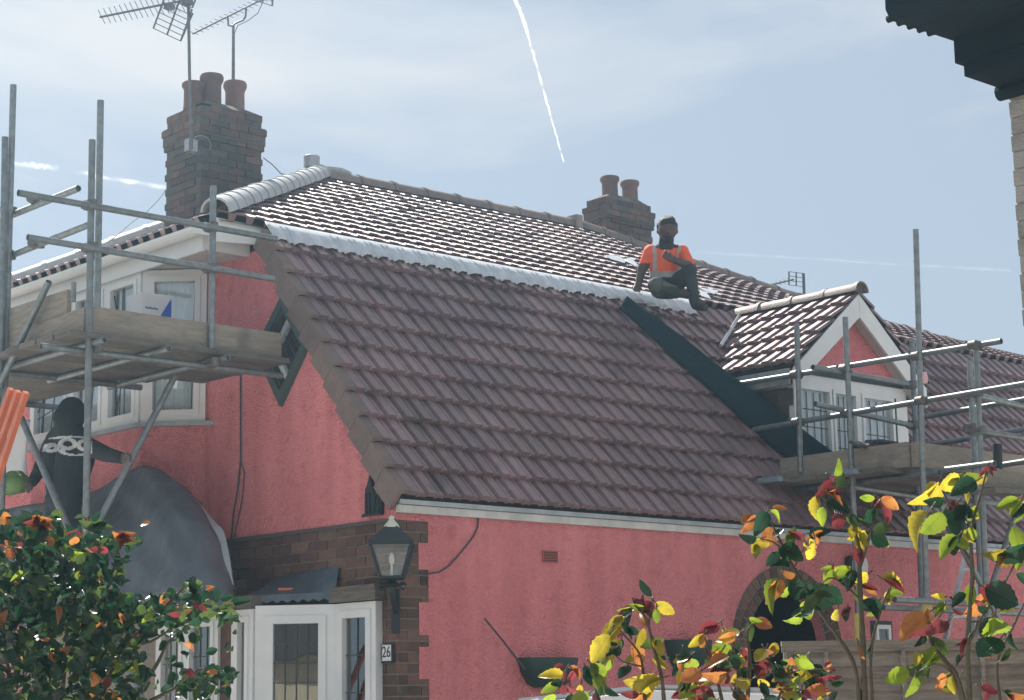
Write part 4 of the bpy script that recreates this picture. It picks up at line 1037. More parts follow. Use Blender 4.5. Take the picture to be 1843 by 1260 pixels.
# black membrane sheet leaning on the roof beside the dormer
catn = (0, -(ZK - ZE), YK - YE)
def cat(x, y, off=0.0): return aP(x, y, catn, np.array([0, YE, ZE]) + np.array(UN) * off)
TL, BL = cat(1114, 556, 0.085), cat(1432, 842, 0.085)
TRt, BRt = aP(1130, 530, catn, np.array([0, YE, ZE]) + np.array(UN) * 0.20), aY(1512, 820, -0.03)
m_ = MB(); n, k = 24, 8; vs = []
for j in range(n + 1):
    t = j / n; a, b_ = TL.lerp(BL, t), TRt.lerp(BRt, t)
    for i in range(k + 1):
        s = i / k; p = a.lerp(b_, s); vs.append(p + UN * (0.010 * math.sin(s * 17) + 0.006 * math.sin(t * 15 + s * 4)))
W = k + 1
m_.add(vs, [(j * W + i, j * W + i + 1, (j + 1) * W + i + 1, (j + 1) * W + i) for j in range(n) for i in range(k)])
ms = m_.build('roofing_membrane', MT['membrane'], None, smooth=True); mo = ms.modifiers.new('s', 'SOLIDIFY'); mo.thickness = 0.008
tag(ms, 'long black strip of roofing membrane running down the tiles beside the dormer', 'membrane')

SC2 = thing('scaffold', (4.8, -0.8, 0), 'tube scaffold standing in front of the dormer with a small boarded platform', 'scaffold')
XS = 4.40
tube_('transom', aX(1286, 698, XS), aX(1802, 614, XS), SC2)
t2 = (aX(1352, 774, XS), aX(1660, 722, XS)); tube_('transom', t2[0], t2[0] + (t2[1] - t2[0]) * 1.78, SC2)
# standards on the X = XS line
ytr = {}
for nm, (x0_, y0_), (x1_, y1_), off in (('C', (1434, 583), (1441, 850), -0.05), ('B', (1521, 571), (1540, 1000), -0.05), ('A', (1648, 413), (1668, 1085), -0.05)):
    a, b_ = aX(x0_, y0_, XS + off), aX(x1_, y1_, XS + off)
    if nm == 'C': tube_('standard', a, b_, SC2)
    else:
        b_ = b_ + (b_ - a) * ((b_.z - 0.02) / (a.z - b_.z)); tube_('standard', a, b_, SC2)
        # yellow foam sleeve low on the pole
        zt2 = aX(1540, 1105, XS).z if nm == 'B' else aX(1668, 1086, XS).z
        dd = (b_ - a); q0 = a + dd * ((zt2 - a.z) / dd.z); q1 = a + dd * ((zt2 - 0.45 - a.z) / dd.z)
        m_ = MB(); m_.tube([q0, q1], 0.042, 12); m_.build('foam_sleeve', MT['yellow'], SC2, smooth=True)
    ytr[nm] = a
# second pair of standards further right
for (x0_, y0_), (x1_, y1_), Y_ in (((1641, 610), (1652, 900), -0.45), ((1745, 650), (1758, 905), -1.25), ((1757, 628), (1775, 1060), -1.60)):
    a, b_ = aY(x0_, y0_, Y_), aY(x1_, y1_, Y_); b_ = b_ + (b_ - a) * ((b_.z - 0.02) / (a.z - b_.z)); tube_('standard', a, b_, SC2)
# ledgers along X
for (x0_, y0_), (x1_, y1_), Y_ in (((1463, 661), (1642, 693), -0.5), ((1467, 727), (1642, 766), -0.5), ((1535, 876), (1662, 896), -0.5), ((1762, 712), (1870, 738), -1.55), ((1762, 776), (1870, 792), -1.55), ((1660, 888), (1870, 918), -1.2)):
    tube_('ledger', aY(x0_, y0_, Y_), aY(x1_, y1_, Y_), SC2)
# more transoms along Y, lower and further right
for (x0_, y0_), (x1_, y1_), X_ in (((1655, 752), (1860, 716), 5.35), ((1660, 803), (1860, 770), 5.35), ((1535, 866), (1790, 834), 4.55), ((1560, 876), (1860, 828), 5.2)):
    tube_('transom', aX(x0_, y0_, X_), aX(x1_, y1_, X_), SC2)
# base lift, behind the fence
for (x0_, y0_), (x1_, y1_), Y_ in (((1610, 1079), (1843, 1092), -1.3), ((1590, 1093), (1850, 1105), -1.1)): tube_('ledger', aY(x0_, y0_, Y_), aY(x1_, y1_, Y_), SC2)
br = (aY(1690, 905, -1.45), aY(1775, 1070, -1.45)); d = br[1] - br[0]; tube_('brace', br[0], br[0] + d * (br[0].z / -d.z * 0.99), SC2)
br = (aY(1843, 880, -1.5), aY(1785, 1055, -1.5)); d = br[1] - br[0]; tube_('brace', br[0], br[0] + d * (br[0].z / -d.z * 0.99), SC2)
for (x, y), X_ in (((1437, 675), XS), ((1525, 665), XS), ((1655, 642), XS), ((1440, 760), XS), ((1528, 745), XS), ((1662, 722), XS), ((1533, 868), XS), ((1758, 622), XS)):
    coup(aX(x, y, X_ - .02), SC2, R_(90))
for (x, y), Y_ in (((1643, 692), -.5), ((1648, 764), -.5), ((1750, 706), -1.25), ((1762, 706), -1.6), ((1752, 770), -1.25), ((1768, 775), -1.6), ((1656, 845), -.45)):
    coup(aY(x, y, Y_ - .02), SC2)
# platform boards and toe boards
zp = 3.445
for k in range(5):
    y = 0.10 - k * 0.232
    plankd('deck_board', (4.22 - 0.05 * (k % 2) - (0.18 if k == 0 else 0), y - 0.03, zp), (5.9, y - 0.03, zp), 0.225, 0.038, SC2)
    if k in (0, 3):
        m_ = MB(); m_.box((4.20 - 0.05 * (k % 2) - (0.16 if k == 0 else 0), y - .03, zp), (0.06, 0.229, 0.042)); m_.build('painted_board_end', MT['bluepaint'], SC2)
plank('toe_board', Vector((4.375, 0.22, 3.56)), Vector((4.375, -1.10, 3.56)), 0.036, 0.20, SC2)
plank('toe_board', Vector((4.40, -1.13, 3.56)), Vector((6.0, -1.13, 3.56)), 0.036, 0.20, SC2)
tube_('transom', (4.5, 0.2, zp - 0.045), (4.5, -1.3, zp - 0.045), SC2); tube_('transom', (5.7, 0.2, zp - 0.045), (5.7, -1.3, zp - 0.045), SC2)
# right-hand lower boards by the frame edge
pa_, pb_ = aY(1770, 858, -1.7), aY(1880, 876, -1.7); plank('toe_board', pa_, pb_, 0.036, 0.16, SC2)
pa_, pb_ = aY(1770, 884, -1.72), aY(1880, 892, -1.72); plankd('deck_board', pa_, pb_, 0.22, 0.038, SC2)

# broken slates heaped on the right platform
for i in range(9):
    x, y = [(1598, 804), (1552, 804), (1546, 799), (1556, 798), (1575, 790), (1590, 799), (1607, 795), (1620, 800), (1566, 806)][i]
    c = aY(x, y + 3, -0.55 - 0.05 * (i % 3)); c.z = min(c.z, 3.70 + .012 * (i % 3))
    m_ = MB(); L, Wd = random.uniform(.16, .26), random.uniform(.12, .2)
    poly = [Vector((-L / 2, -Wd / 2, 0)), Vector((L / 2, -Wd / 2 * random.uniform(.5, 1), 0)), Vector((L / 2 * random.uniform(.6, 1), Wd / 2, 0)), Vector((-L / 2 * .8, Wd / 2, 0))]
    rot = Euler((random.uniform(-.6, .6), random.uniform(-.5, .5), random.uniform(0, 6))).to_matrix()
    m_.prism([c + rot @ p for p in poly], rot @ Vector((0, 0, 0.022))); o = m_.build('broken_tile', MT['rubble'])
    tag(o, 'dark broken roof tile in the heap on the dormer scaffold platform', 'broken tile', 'broken tiles heaped on the platform')
hb = MB(); hb.ab((4.43, -0.95, zp + .021), (5.15, -0.40, 3.668)); hbo = hb.build('debris_tray', MT['rubble']); tag(hbo, 'dark shallow tray under the broken tiles on the dormer platform', 'tray')
# black pipe standing behind the right rails, pink rag, loose lead sheets
m_ = MB(); p0 = aY(1796, 836, -1.62); p1 = aY(1795, 800, -1.62); m_.tube([p1, p0, Vector((p0.x, p0.y, p0.z - .25))], 0.038, 12); o = m_.build('black_pipe', MT['black'], None, smooth=True); tag(o, 'short black plastic pipe standing upright on the right scaffold boards', 'pipe')
m_ = MB(); c = aX(1664, 680, XS - .03); m_.lathe([(0, -.05), (.022, -.045), (.028, 0), (.02, .045), (0, .05)], c, 9); o = m_.build('pink_rag', pmat('pale_pink_cloth', (0.75, 0.5, 0.52), rough=0.9), None, smooth=True); tag(o, 'pale pink rag tied to the tall scaffold pole beside the dormer', 'rag')
upn = None
def upt(x, y, off=0.06): # point on the shallow roof
    n_ = np.array([0, -(7.05 - EZ), RY - EY]); return aP(x, y, n_, np.array([0, EY, EZ + off]))
def sheet(name, poly, mat, label, off=0.07):
    m_ = MB(); m_.prism([upt(x, y, off) for x, y in poly], (0, 0, 0.006)); o = m_.build(name, MT[mat]); return tag(o, label, 'lead sheet')
sheet('lead_sheet', [(1087, 460), (1112, 461), (1128, 470), (1124, 474), (1100, 467)], 'leadbright', 'pale folded lead sheet on the upper roof by the chimney with two pots')
sheet('lead_sheet', [(1124, 467), (1136, 464), (1150, 480), (1143, 480)], 'leadbright', 'small pale lead offcut behind the shoulder of the seated roofer', 0.1)
sheet('lead_sheet', [(1258, 518), (1275, 521), (1294, 524), (1285, 530), (1270, 524)], 'leadbright', 'narrow pale lead strip on the tiles to one side of the seated roofer', 0.09)
sheet('lead_sheet', [(1259, 524), (1271, 527), (1280, 539), (1262, 533)], 'leadbright', 'four-cornered pale lead piece beside the raised knee of the seated roofer', 0.1)
m_ = MB(); m_.prism([cat(x, y, 0.075) for x, y in ((1485, 806), (1487, 806), (1492, 812), (1490, 813))], UN * 0.01)

# ------------------------------------------------------------------ aerials
def yagi(parent, c, ax, el, L, nel, hw0, hw1, r=0.006, grid=None, fold=None):
    """boom from c along ax (nose), elements along el"""
    ax = ax.normalized(); el = (el - ax * el.dot(ax)).normalized()
    b_ = MB(); b_.tube([c, c + ax * L], r * 1.9, 6); b_.build('boom', MT['antenna'], parent)
    for i in range(nel):
        t = (i + .7) / nel; p = c + ax * (L * t); hw = hw0 + (hw1 - hw0) * t
        m_ = MB(); m_.tube([p - el * hw, p + el * hw], r * .62, 5); m_.build('element', MT['antenna'], parent)
top = aD(339, -8, 19.2); base = Vector((aD(343, 195, 19.0 - .1)))
mb_ = aD(345, 268, 18.93)
AN1 = thing('television_aerial', mb_, 'tall aerial with a slatted reflector on a mast strapped to the three-pot chimney', 'aerial')
m_ = MB(); m_.tube([mb_, aD(343, 200, 18.95), aD(341, 130, 19.0), top], 0.016, 8); m_.build('mast', MT['antenna'], AN1, smooth=True)
m_ = MB(); m_.box(mb_ + Vector((0.03, 0.06, .05)), (0.10, 0.08, 0.12)); m_.build('bracket', MT['lead'], AN1)
m_ = MB(); cc = aD(361, 262, 18.93); m_.tube([cc + Vector((0.10 * math.cos(t) * .74, -.10 * math.cos(t) * .67, 0.10 * math.sin(t))) for t in [i * math.pi / 8 - .5 for i in range(13)]], 0.005, 5); m_.build('coiled_cable', MT['cablegrey'], AN1)
n1, n0 = aD(180, 31, 18.5), aD(330, 1, 19.2)
RT = Vector(CR[0]); UPV = -Vector(CR[1]); FW = Vector(CR[2])
eld = (RT * 0.86 - UPV * 0.42 + FW * 0.5)
yagi(AN1, n0, n1 - n0, eld, (n1 - n0).length, 16, 0.115, 0.075)
# slatted reflector panels
def slat_panel(parent, p00, p10, p01, nr):
    f_ = MB(); p11 = p10 + (p01 - p00)
    f_.tube([p00, p01], 0.010, 6); f_.tube([p10, p11], 0.010, 6); f_.tube([(p00 + p10) / 2, (p01 + p11) / 2], 0.010, 6); f_.build('reflector_frame', MT['antenna'], parent)
    for i in range(nr + 1):
        t = i / nr; s_ = MB(); s_.tube([p00.lerp(p01, t), p10.lerp(p11, t)], 0.0045, 5); s_.build('reflector_rod', MT['antenna'], parent)
slat_panel(AN1, aD(276, 51, 18.9), aD(325, 74, 19.05), aD(297, -6, 19.0), 6)
m_ = MB(); m_.tube([aD(325, 74, 19.05), aD(347, 24, 19.15)], 0.010, 6); m_.build('reflector_arm', MT['antenna'], AN1)
slat_panel(AN1, aD(297, -6, 19.0), aD(346, 14, 19.1), aD(318, -60, 19.0), 6)
m_ = MB(); m_.box(aD(305, 12, 19.0), (0.09, 0.06, 0.05)); m_.build('junction_box', MT['antenna'], AN1)
m_ = MB(); m_.box(aD(337, 2, 19.1), (0.08, 0.08, 0.08)); m_.build('mast_clamp', MT['antenna'], AN1)
pb_ = aD(419, 150, 19.90)
AN2 = thing('television_aerial', pb_, 'long comb-like aerial on the thin mast rising behind the chimney pots', 'aerial')
m_ = MB(); m_.tube([pb_ - Vector((0, 0, .25)), aD(420, 42, 19.95)], 0.013, 8); m_.build('mast', MT['antenna'], AN2, smooth=True)
m_ = MB(); m_.tube([aD(410, 30, 19.85), aD(411, 46, 19.85), aD(417, 47, 19.90), aD(424, 42, 19.95), aD(438, 36, 20.05), aD(442, 30, 20.05), aD(443, 15, 20.05)], 0.010, 6); m_.build('cradle', MT['antenna'], AN2, smooth=True)
n1, n0 = aD(347, 61, 19.45), aD(478, -4, 20.25)
yagi(AN2, n0, n1 - n0, RT * 0.9 - UPV * 0.30 - FW * 0.35, (n1 - n0).length, 15, 0.075, 0.055, r=0.005)
slat_panel(AN2, aD(455, -2, 20.15), aD(490, 11, 20.25), aD(456, -20, 20.15), 2)
m_ = MB(); m_.tube([aD(472, 6, 20.15), aD(464, 24, 20.15), aD(445, 38, 20.05), aD(428, 46, 19.95), aD(422, 60, 19.95), aD(422, 148, 19.93)], 0.004, 5); m_.build('lead_cable', MT['cable'], AN2)
p0 = aD(1447, 545, 25.6)
AN3 = thing('television_aerial', p0, 'small aerial with a square grid reflector standing behind the dormer ridge', 'aerial')
m_ = MB(); m_.tube([p0 - Vector((0, 0, .35)), aD(1446, 492, 25.6)], 0.02, 8); m_.build('mast', MT['antenna'], AN3, smooth=True)
slat_panel(AN3, aD(1420, 513, 25.5), aD(1446, 516, 25.7), aD(1420, 489, 25.5), 3)
n1, n0 = aD(1376, 516, 25.0), aD(1428, 503, 25.5); yagi(AN3, n0, n1 - n0, UPV * .4 + FW, (n1 - n0).length, 7, 0.06, 0.04, r=0.006)
def wire(name, pts, label, r=0.005, mat='cablegrey'):
    m_ = MB(); m_.tube(pts, r, 5); o = m_.build(name, MT[mat], None, smooth=True); return tag(o, label, 'cable')
wire('aerial_cable', [aD(x, y, D) for x, y, D in ((474, 284, 19.4), (490, 296, 19.3), (505, 312, 19.2), (518, 316, 19.1), (532, 315, 19.0))], 'loose grey cable from the three-pot chimney to the pale hip tiles', .006)
wire('aerial_cable', [aD(x, y, D) for x, y, D in ((297, 343, 19.3), (285, 360, 19), (265, 380, 18.6), (235, 402, 18), (205, 428, 17.4), (185, 441, 17))], 'thin grey cable sagging from the three-pot chimney past the scaffold poles', .005)

# ------------------------------------------------------------------ wall lantern and number plate
lc_ = Vector((-0.20, -0.02, 0)); 
q = aX(705, 1000, -0.15)
LX, LY = q.x, q.y
LN = thing('wall_lantern', (0, 0, 2.3), 'black coach lantern with a cream finial on the brick corner', 'lantern')
def zL(y): return aX(705, y, -0.15).z
zt_, zr, zg, zb_ = zL(927), zL(948), zL(975), zL(1040)
rt, rb = 0.165, 0.108
def hexa(r, z, n=4): return [Vector((LX + r * math.cos(2 * math.pi * (k + .5) / n + R_(45) + R_(3)), LY + r * math.sin(2 * math.pi * (k + .5) / n + R_(45) + R_(3)), z)) for k in range(n)]
k_ = 1.30
m_ = MB(); top_, bot_ = hexa(0.06, zr + .0), hexa(rt * 1.28, zg); bot2 = hexa(rt * 1.28, zg - .02)
m_.add(top_ + bot_ + bot2, [(i, (i + 1) % 4, 4 + (i + 1) % 4, 4 + i) for i in range(4)] + [(4 + i, 4 + (i + 1) % 4, 8 + (i + 1) % 4, 8 + i) for i in range(4)] + [(0, 1, 2, 3), (8, 9, 10, 11)])
m_.build('roof', MT['black'], LN)
m_ = MB(); h_ = zt_ - zr; m_.lathe([(0.055, -.006), (0.05, .01), (0.028, h_ * .45), (0.018, h_ * .62), (0.022, h_ * .72), (0.018, h_ * .86), (0.0, h_)], (LX, LY, zr), 14); m_.build('finial', MT['cap'], LN, smooth=True)
T4, B4 = hexa(rt * 1.2, zg - .02), hexa(rb, zb_)
m_ = MB()
for i in range(4):
    m_.beam(T4[i], B4[i], 0.018, 0.018); m_.beam(T4[i], T4[(i + 1) % 4], 0.016, 0.016); m_.beam(B4[i], B4[(i + 1) % 4], 0.018, 0.018)
m_.add(hexa(rb * 1.05, zb_ - .012) , [(0, 1, 2, 3)]); m_.build('cage', MT['black'], LN)
gl_ = glass_mat('lantern_glass', (0.86, 0.9, 0.9), 0.05)
for i in range(4):
    m_ = MB(); c4 = Vector((LX, LY, 0)); f = lambda p: p + (Vector((LX, LY, p.z)) - p) * 0.05
    m_.add([f(T4[i]), f(T4[(i + 1) % 4]), f(B4[(i + 1) % 4]), f(B4[i])], [(0, 1, 2, 3)]); m_.build('pane', gl_, LN)
m_ = MB(); zm = zL(1005); m_.lathe([(0, -.04), (.016, -.03), (.019, 0), (.014, .03), (0, .045)], (LX, LY, zm), 12); m_.tube([(LX, LY, zb_), (LX, LY, zm - .03)], 0.008, 6); m_.build('bulb', MT['bulb'], LN, smooth=True)
m_ = MB(); zs_ = zL(1062)
m_.lathe([(.02, zb_ - .06 - zs_), (.05, zb_ - .045 - zs_), (.03, zb_ - .02 - zs_), (.05, zb_ - zs_)], (LX, LY, zs_), 10)
m_.tube([(LX, LY, zb_ - .04), (LX, LY, zs_ - .02), (LX * .8, LY * .8, zL(1078)), (LX * .4, LY * .4, zL(1092)), (-0.02, -0.02, zL(1100))], 0.020, 8)
m_.tube([Vector((LX * .5, LY * .5, zL(1072))) + Vector((LX, LY, 0)).normalized() * (.05 * math.cos(t)) + Vector((0, 0, .05 * math.sin(t))) for t in [i * .5 for i in range(10)]], 0.008, 6)
m_.tube([Vector((LX, LY, zL(1055))) + Vector((RT.x, RT.y, 0)) * (-.075 + .02 * math.cos(t)) + Vector((0, 0, .022 * math.sin(t))) for t in [i * .6 for i in range(10)]], 0.009, 6)
m_.tube([Vector((LX, LY, zL(1055))) + Vector((RT.x, RT.y, 0)) * (.075 + .02 * math.cos(t)) + Vector((0, 0, .022 * math.sin(t))) for t in [i * .6 for i in range(10)]], 0.009, 6)
m_.tube([Vector((LX, LY, zL(1050))) - Vector((RT.x, RT.y, 0)) * .09, Vector((LX, LY, zL(1058))), Vector((LX, LY, zL(1050))) + Vector((RT.x, RT.y, 0)) * .09], 0.010, 6)
m_.box((-0.014, -0.014, zL(1098)), (0.05, 0.055, 0.30), Matrix.Rotation(R_(45), 3, 'Z')); m_.build('bracket', MT['black'], LN, smooth=True)

p0, p1 = aX(687, 1160, -0.02), aX(706, 1190, -0.02)
NPt = thing('house_number', (p0.x, (p0.y + p1.y) / 2, p1.z), 'black and white plate with the number 26 on the brick pier', 'number plate')
m_ = MB(); m_.ab((-0.022, p1.y, p1.z - .012), (-0.002, p0.y, p0.z)); m_.build('plate', MT['black'], NPt)
m_ = MB(); m_.ab((-0.0245, p1.y + .008, p1.z + .004), (-0.0225, p0.y - .008, p1.z + .012)); m_.ab((-0.0245, p1.y + .008, p0.z - .012), (-0.0225, p0.y - .008, p0.z - .005)); m_.build('border', MT['white'], NPt)
m_ = MB(); m_.ab((-0.0240, p1.y + .010, p1.z + .013), (-0.0225, p0.y - .010, p0.z - .013)); m_.build('number_field', MT['white'], NPt)
cu = bpy.data.curves.new('txt', 'FONT'); cu.body = '26'; cu.size = 0.115; cu.align_x = 'CENTER'; cu.align_y = 'CENTER'; cu.extrude = 0.001
to = bpy.data.objects.new('txt', cu); COL.objects.link(to); bpy.context.view_layer.update()
tme_ = bpy.data.meshes.new_from_object(to.evaluated_get(bpy.context.evaluated_depsgraph_get())); bpy.data.objects.remove(to)
tme_.materials.clear(); tme_.materials.append(MT['black'])
cY, cZ = (p0.y + p1.y) / 2, (p0.z + p1.z) / 2 + .002
link('digits', tme_, NPt, Matrix(((0, 0, -1, -0.0262), (-0.82, 0, 0, cY), (0, 0.92, 0, cZ), (0, 0, 0, 1))))

# ------------------------------------------------------------------ wall planters, lamp, small window
def planter(xa_, xb_, zt_, zb_, label):
    t = thing('wall_planter', ((xa_ + xb_) / 2, 0, zb_), label, 'planter')
    m_ = MB(); n = 14; rings = []
    cxm = (xa_ + xb_) / 2; hw = (xb_ - xa_) / 2
    for zz, k in ((zt_, 1.0), (zt_ - .02, 1.0), ((zt_ + zb_) / 2, .90), (zb_ + .03, .68), (zb_, .45)):
        rings.append([(cxm + hw * k * math.cos(math.pi * i / n), -0.004 - 0.20 * k * math.sin(math.pi * i / n) ** .7, zz) for i in range(n + 1)])
    vs = [p for r in rings for p in r]; W = n + 1
    m_.add(vs, [(j * W + i, j * W + i + 1, (j + 1) * W + i + 1, (j + 1) * W + i) for j in range(4) for i in range(n)])
    m_.build('basket', MT['planter'], t, smooth=True)
    m_ = MB(); m_.add([(p[0], p[1], p[2] - .008) for p in rings[0]], [tuple(range(n + 1))]); m_.build('soil', MT['mortar_dark'], t)
    return t
v0, v1 = aY(931, 1184, 0), aY(1027, 1245, 0); planter(v0.x, v1.x, v0.z - .0, v1.z + .03, 'dark green half-round planter on the side wall with a stick leaning in it')
v2, v3 = aY(1195, 1152, 0), aY(1242, 1192, 0); planter(v2.x, v3.x + .15, v2.z, v3.z - .05, 'dark green half-round planter on the side wall next to the brick arch')
m_ = MB(); m_.tube([aY(872, 1113, -0.05), aY(905, 1153, -0.09), aY(945, 1205, -0.12)], 0.007, 6); o = m_.build('garden_cane', MT['cable']); tag(o, 'thin dark cane leaning out of the planter against the pink wall', 'cane')
al = thing('bulkhead_light', (5.0, 0, 2.66), 'black and white bulkhead light on the side wall right of the arch', 'wall light')
v0, v1 = aY(1520, 1000, 0), aY(1550, 1040, 0)
def oval(cx_, cz_, rx, rz, y, n=16): return [(cx_ + rx * math.copysign(abs(math.cos(2 * math.pi * i / n)) ** .6, math.cos(2 * math.pi * i / n)), y, cz_ + rz * math.copysign(abs(math.sin(2 * math.pi * i / n)) ** .6, math.sin(2 * math.pi * i / n))) for i in range(n)]
ccx, ccz = (v0.x + v1.x) / 2, (v0.z + v1.z) / 2
m_ = MB(); m_.prism(oval(ccx, ccz, .115, .095, -0.05), (0, .05, 0)); m_.build('housing', MT['black'], al)
m_ = MB(); m_.prism(oval(ccx + .012, ccz, .088, .075, -0.085), (0, .034, 0)); m_.build('diffuser', MT['white'], al)
vwin('window', (5.455, -0.012), (5.25, -0.012), 2.0, 2.265, 0.035, [], H, depth=0.03, back=None)
m_ = MB(); m_.ab((5.20, -0.004, 1.95), (5.50, -0.002, 2.30)); m_.build('window_reveal', MT['black'], H)

# ladder against the eave at the right
LD = thing('ladder', aY(1745, 1200, -1.2), 'aluminium ladder leaning up to the eaves behind the fence', 'ladder')
s0 = (aY(1720, 1076, -0.75), aY(1737, 1004, -0.45)); s1 = (aY(1756, 1082, -0.75), aY(1763, 1006, -0.45))
ends = []
for a, b_ in (s0, s1):
    d = b_ - a; lo_ = a + d * ((a.z - 0.02) / -d.z); hi_ = b_ + d * 0.55
    m_ = MB(); m_.beam(lo_, hi_, 0.03, 0.06); m_.build('stile', MT['alu'], LD); ends.append((lo_, hi_))
for i in range(14):
    t = (i + .5) / 14; m_ = MB(); m_.tube([ends[0][0].lerp(ends[0][1], t), ends[1][0].lerp(ends[1][1], t)], 0.014, 8); m_.build('rung', MT['alu'], LD)

# ------------------------------------------------------------------ fence of lapped boards
fA, fB = aD(1408, 1152, 12.6), aD(1900, 1159, 12.6); fA.z = fB.z = 2.0
d = (fB - fA); d.z = 0; Lf = d.length; d.normalize(); nrm = Vector((d.y, -d.x, 0))
if nrm.dot(Vector(CP) - fA) < 0: nrm = -nrm
FN = thing('fence', fA.lerp(fB, .5) * 1.0 - Vector((0, 0, 2.0)), 'brown lapped timber fence panel in front of the arched porch', 'fence')
def FP(u, z, o=0.0): return Vector((fA.x, fA.y, 0)) + d * u + nrm * o + Vector((0, 0, z))
sl_m = {}
for r in range(20):
    z1_ = 1.93 - r * 0.078
    if z1_ < 0.3: break
    m_ = MB(); wav = [0.004 * math.sin(r * 2.3 + i * 1.9) for i in range(9)]
    vs = []
    for i in range(9):
        u = Lf * i / 8; vs += [FP(u, z1_ + wav[i], -0.004), FP(u, z1_ - 0.092 + wav[i] * 1.5, 0.034), FP(u, z1_ - 0.092 + wav[i] * 1.5, 0.020), FP(u, z1_ + wav[i], -0.012)]
    fs = []
    for i in range(8):
        for a in range(4): b2_ = (a + 1) % 4; fs.append((i * 4 + a, i * 4 + b2_, i * 4 + 4 + b2_, i * 4 + 4 + a))
    m_.add(vs, fs); m_.build('slat', MT['fence'], FN)
m_ = MB(); m_.beam(FP(-.01, 1.985, .012), FP(Lf, 1.985, .012), 0.06, 0.03); m_.beam(FP(-.01, 1.95, .022), FP(Lf, 1.95, .022), 0.02, 0.045); m_.build('top_rail', MT['fence'], FN)
for xpix in (1411, 1484, 1622, 1764):
    u = (aD(xpix, 1200, 12.6) - Vector((fA.x, fA.y, 0))).dot(d)
    m_ = MB(); m_.beam(FP(u, 0.05, .048), FP(u, 1.93, .048), 0.022, 0.035, nrm); m_.build('batten', MT['fence'], FN)

# ------------------------------------------------------------------ white car, only its roof shows at the bottom
def car():
    c = aD(1215, 1262, 10.6); c.z = 0
    fwd = Vector((0.80, -0.60, 0)).normalized(); sd_ = Vector((-fwd.y, fwd.x, 0))
    t = thing('parked_car', c, 'white car parked in front of the pink wall behind the roses', 'car')
    def P(l, s, z): return c + fwd * l + sd_ * s + Vector((0, 0, z))
    prof = [(-2.0, .35), (-2.05, .75), (-1.95, 1.0), (-1.55, 1.08), (-1.15, 1.45), (-0.75, 1.63), (-0.2, 1.68), (0.5, 1.645), (0.85, 1.54), (1.35, 1.10), (1.95, .95), (2.1, .7), (2.1, .35)]
    def half(l, z): return 0.84 if z < 1.1 else 0.84 - (z - 1.1) * 0.42
    m_ = MB(); n = len(prof)
    vs = []
    for k in (-1, -0.85, 0, 0.85, 1): vs += [P(l, half(l, z) * k, z + (0.025 if abs(k) < .5 and z > 1.4 else (0.015 if abs(k) < .9 and z > 1.4 else 0))) for l, z in prof]
    fs = [(r * n + i, r * n + i + 1, (r + 1) * n + i + 1, (r + 1) * n + i) for r in range(4) for i in range(n - 1)]
    fs += [tuple(range(n)), tuple(4 * n + i for i in range(n))]
    m_.add(vs, fs); m_.build('body', MT['carpaint'], t, smooth=True)
    for s in (-1, 1):
        for poly in ([(-1.0, 1.12), (-0.72, 1.5), (-0.1, 1.55), (-0.1, 1.12)], [(0.0, 1.12), (0.0, 1.55), (0.45, 1.53), (0.98, 1.14)]):
            g_ = MB(); q = [P(l, s * (half(l, z) + .006), z) for l, z in poly]; g_.add(q, [(0, 1, 2, 3)]); g_.build('side_window', MT['darkglass'], t)
        for l in (-1.3, 1.3):
            w_ = MB(); w_.lathe([(0, -.1), (.2, -.1), (.31, -.09), (.32, 0), (.31, .09), (.2, .1), (0, .1)], P(l, s * .78, .32), 20, axis=sd_); w_.build('wheel', MT['rubber'], t, smooth=True)
    g_ = MB(); g_.add([P(.88, -.62, 1.49), P(.88, .62, 1.49), P(1.33, .72, 1.13), P(1.33, -.72, 1.13)], [(0, 1, 2, 3)]); g_.v = [tuple(Vector(v) + fwd * .02 + Vector((0, 0, .012))) for v in g_.v]; g_.build('windscreen', MT['darkglass'], t)
    for s in (-1, 1):
        r_ = MB(); r_.tube([P(-.8, s * .55, 1.645), P(-.2, s * .55, 1.70), P(.5, s * .55, 1.67)], 0.014, 6); r_.build('roof_rail', MT['alu'], t)
car()

# ------------------------------------------------------------------ neighbouring house, close on the right
NB = thing('neighbour_house', (0.5, -9, 0), 'painted brick house with a deep dark eave at the picture edge', 'house')
q = aD(1815, 160, 8.5); NX, NY, NZ = q.x, q.y, q.z
m_ = MB(); m_.ab((NX + .006, -16, 0), (NX + 5, NY - .004, NZ + .02)); nw = m_.build('wall', MT['mortar'], NB)
nbm = [brick_mesh(0.22, 0.09, 0.0715, 'brick', 'wbrick') for _ in range(3)]; nbh = [brick_mesh(0.107, 0.09, 0.0715, 'brick', 'wbrick') for _ in range(2)]
z = NZ - .02; c = 0; fb_ = MB()
while z > 1.2:
    y = NY - (0.1125 if c % 2 else 0.0)
    if c % 2: link('brick', random.choice(nbh), nw, Matrix.Translation((NX + .045, NY - .0515, z)) @ ROTZ)
    for k in range(3):
        link('brick', random.choice(nbm), nw, Matrix.Translation((NX + .045 + random.uniform(-.004, .004), y - .1125 - k * .225, z)) @ ROTZ @ Matrix.Rotation(random.uniform(-.02, .02), 4, 'Y'))
    for k in range(3, 26):
        yc = y - .1125 - k * .225; jj = random.uniform(-.003, .003)
        fb_.ab((NX + jj, yc - .11, z - .0357), (NX + .09, yc + .11, z + .0357))
    z -= 0.0765; c += 1
tag(fb_.build('far_bricks', MT['wbrick'], nw), kind='stuff')
bx0 = aY(1738, 135, NY).x; zbx = aY(1738, 110, NY).z; ztop = aY(1732, 62, NY).z
m_ = MB(); m_.ab((bx0 + .02, -16, NZ), (NX + .3, NY + .02, zbx)); m_.build('soffit', MT['soffit'], NB)
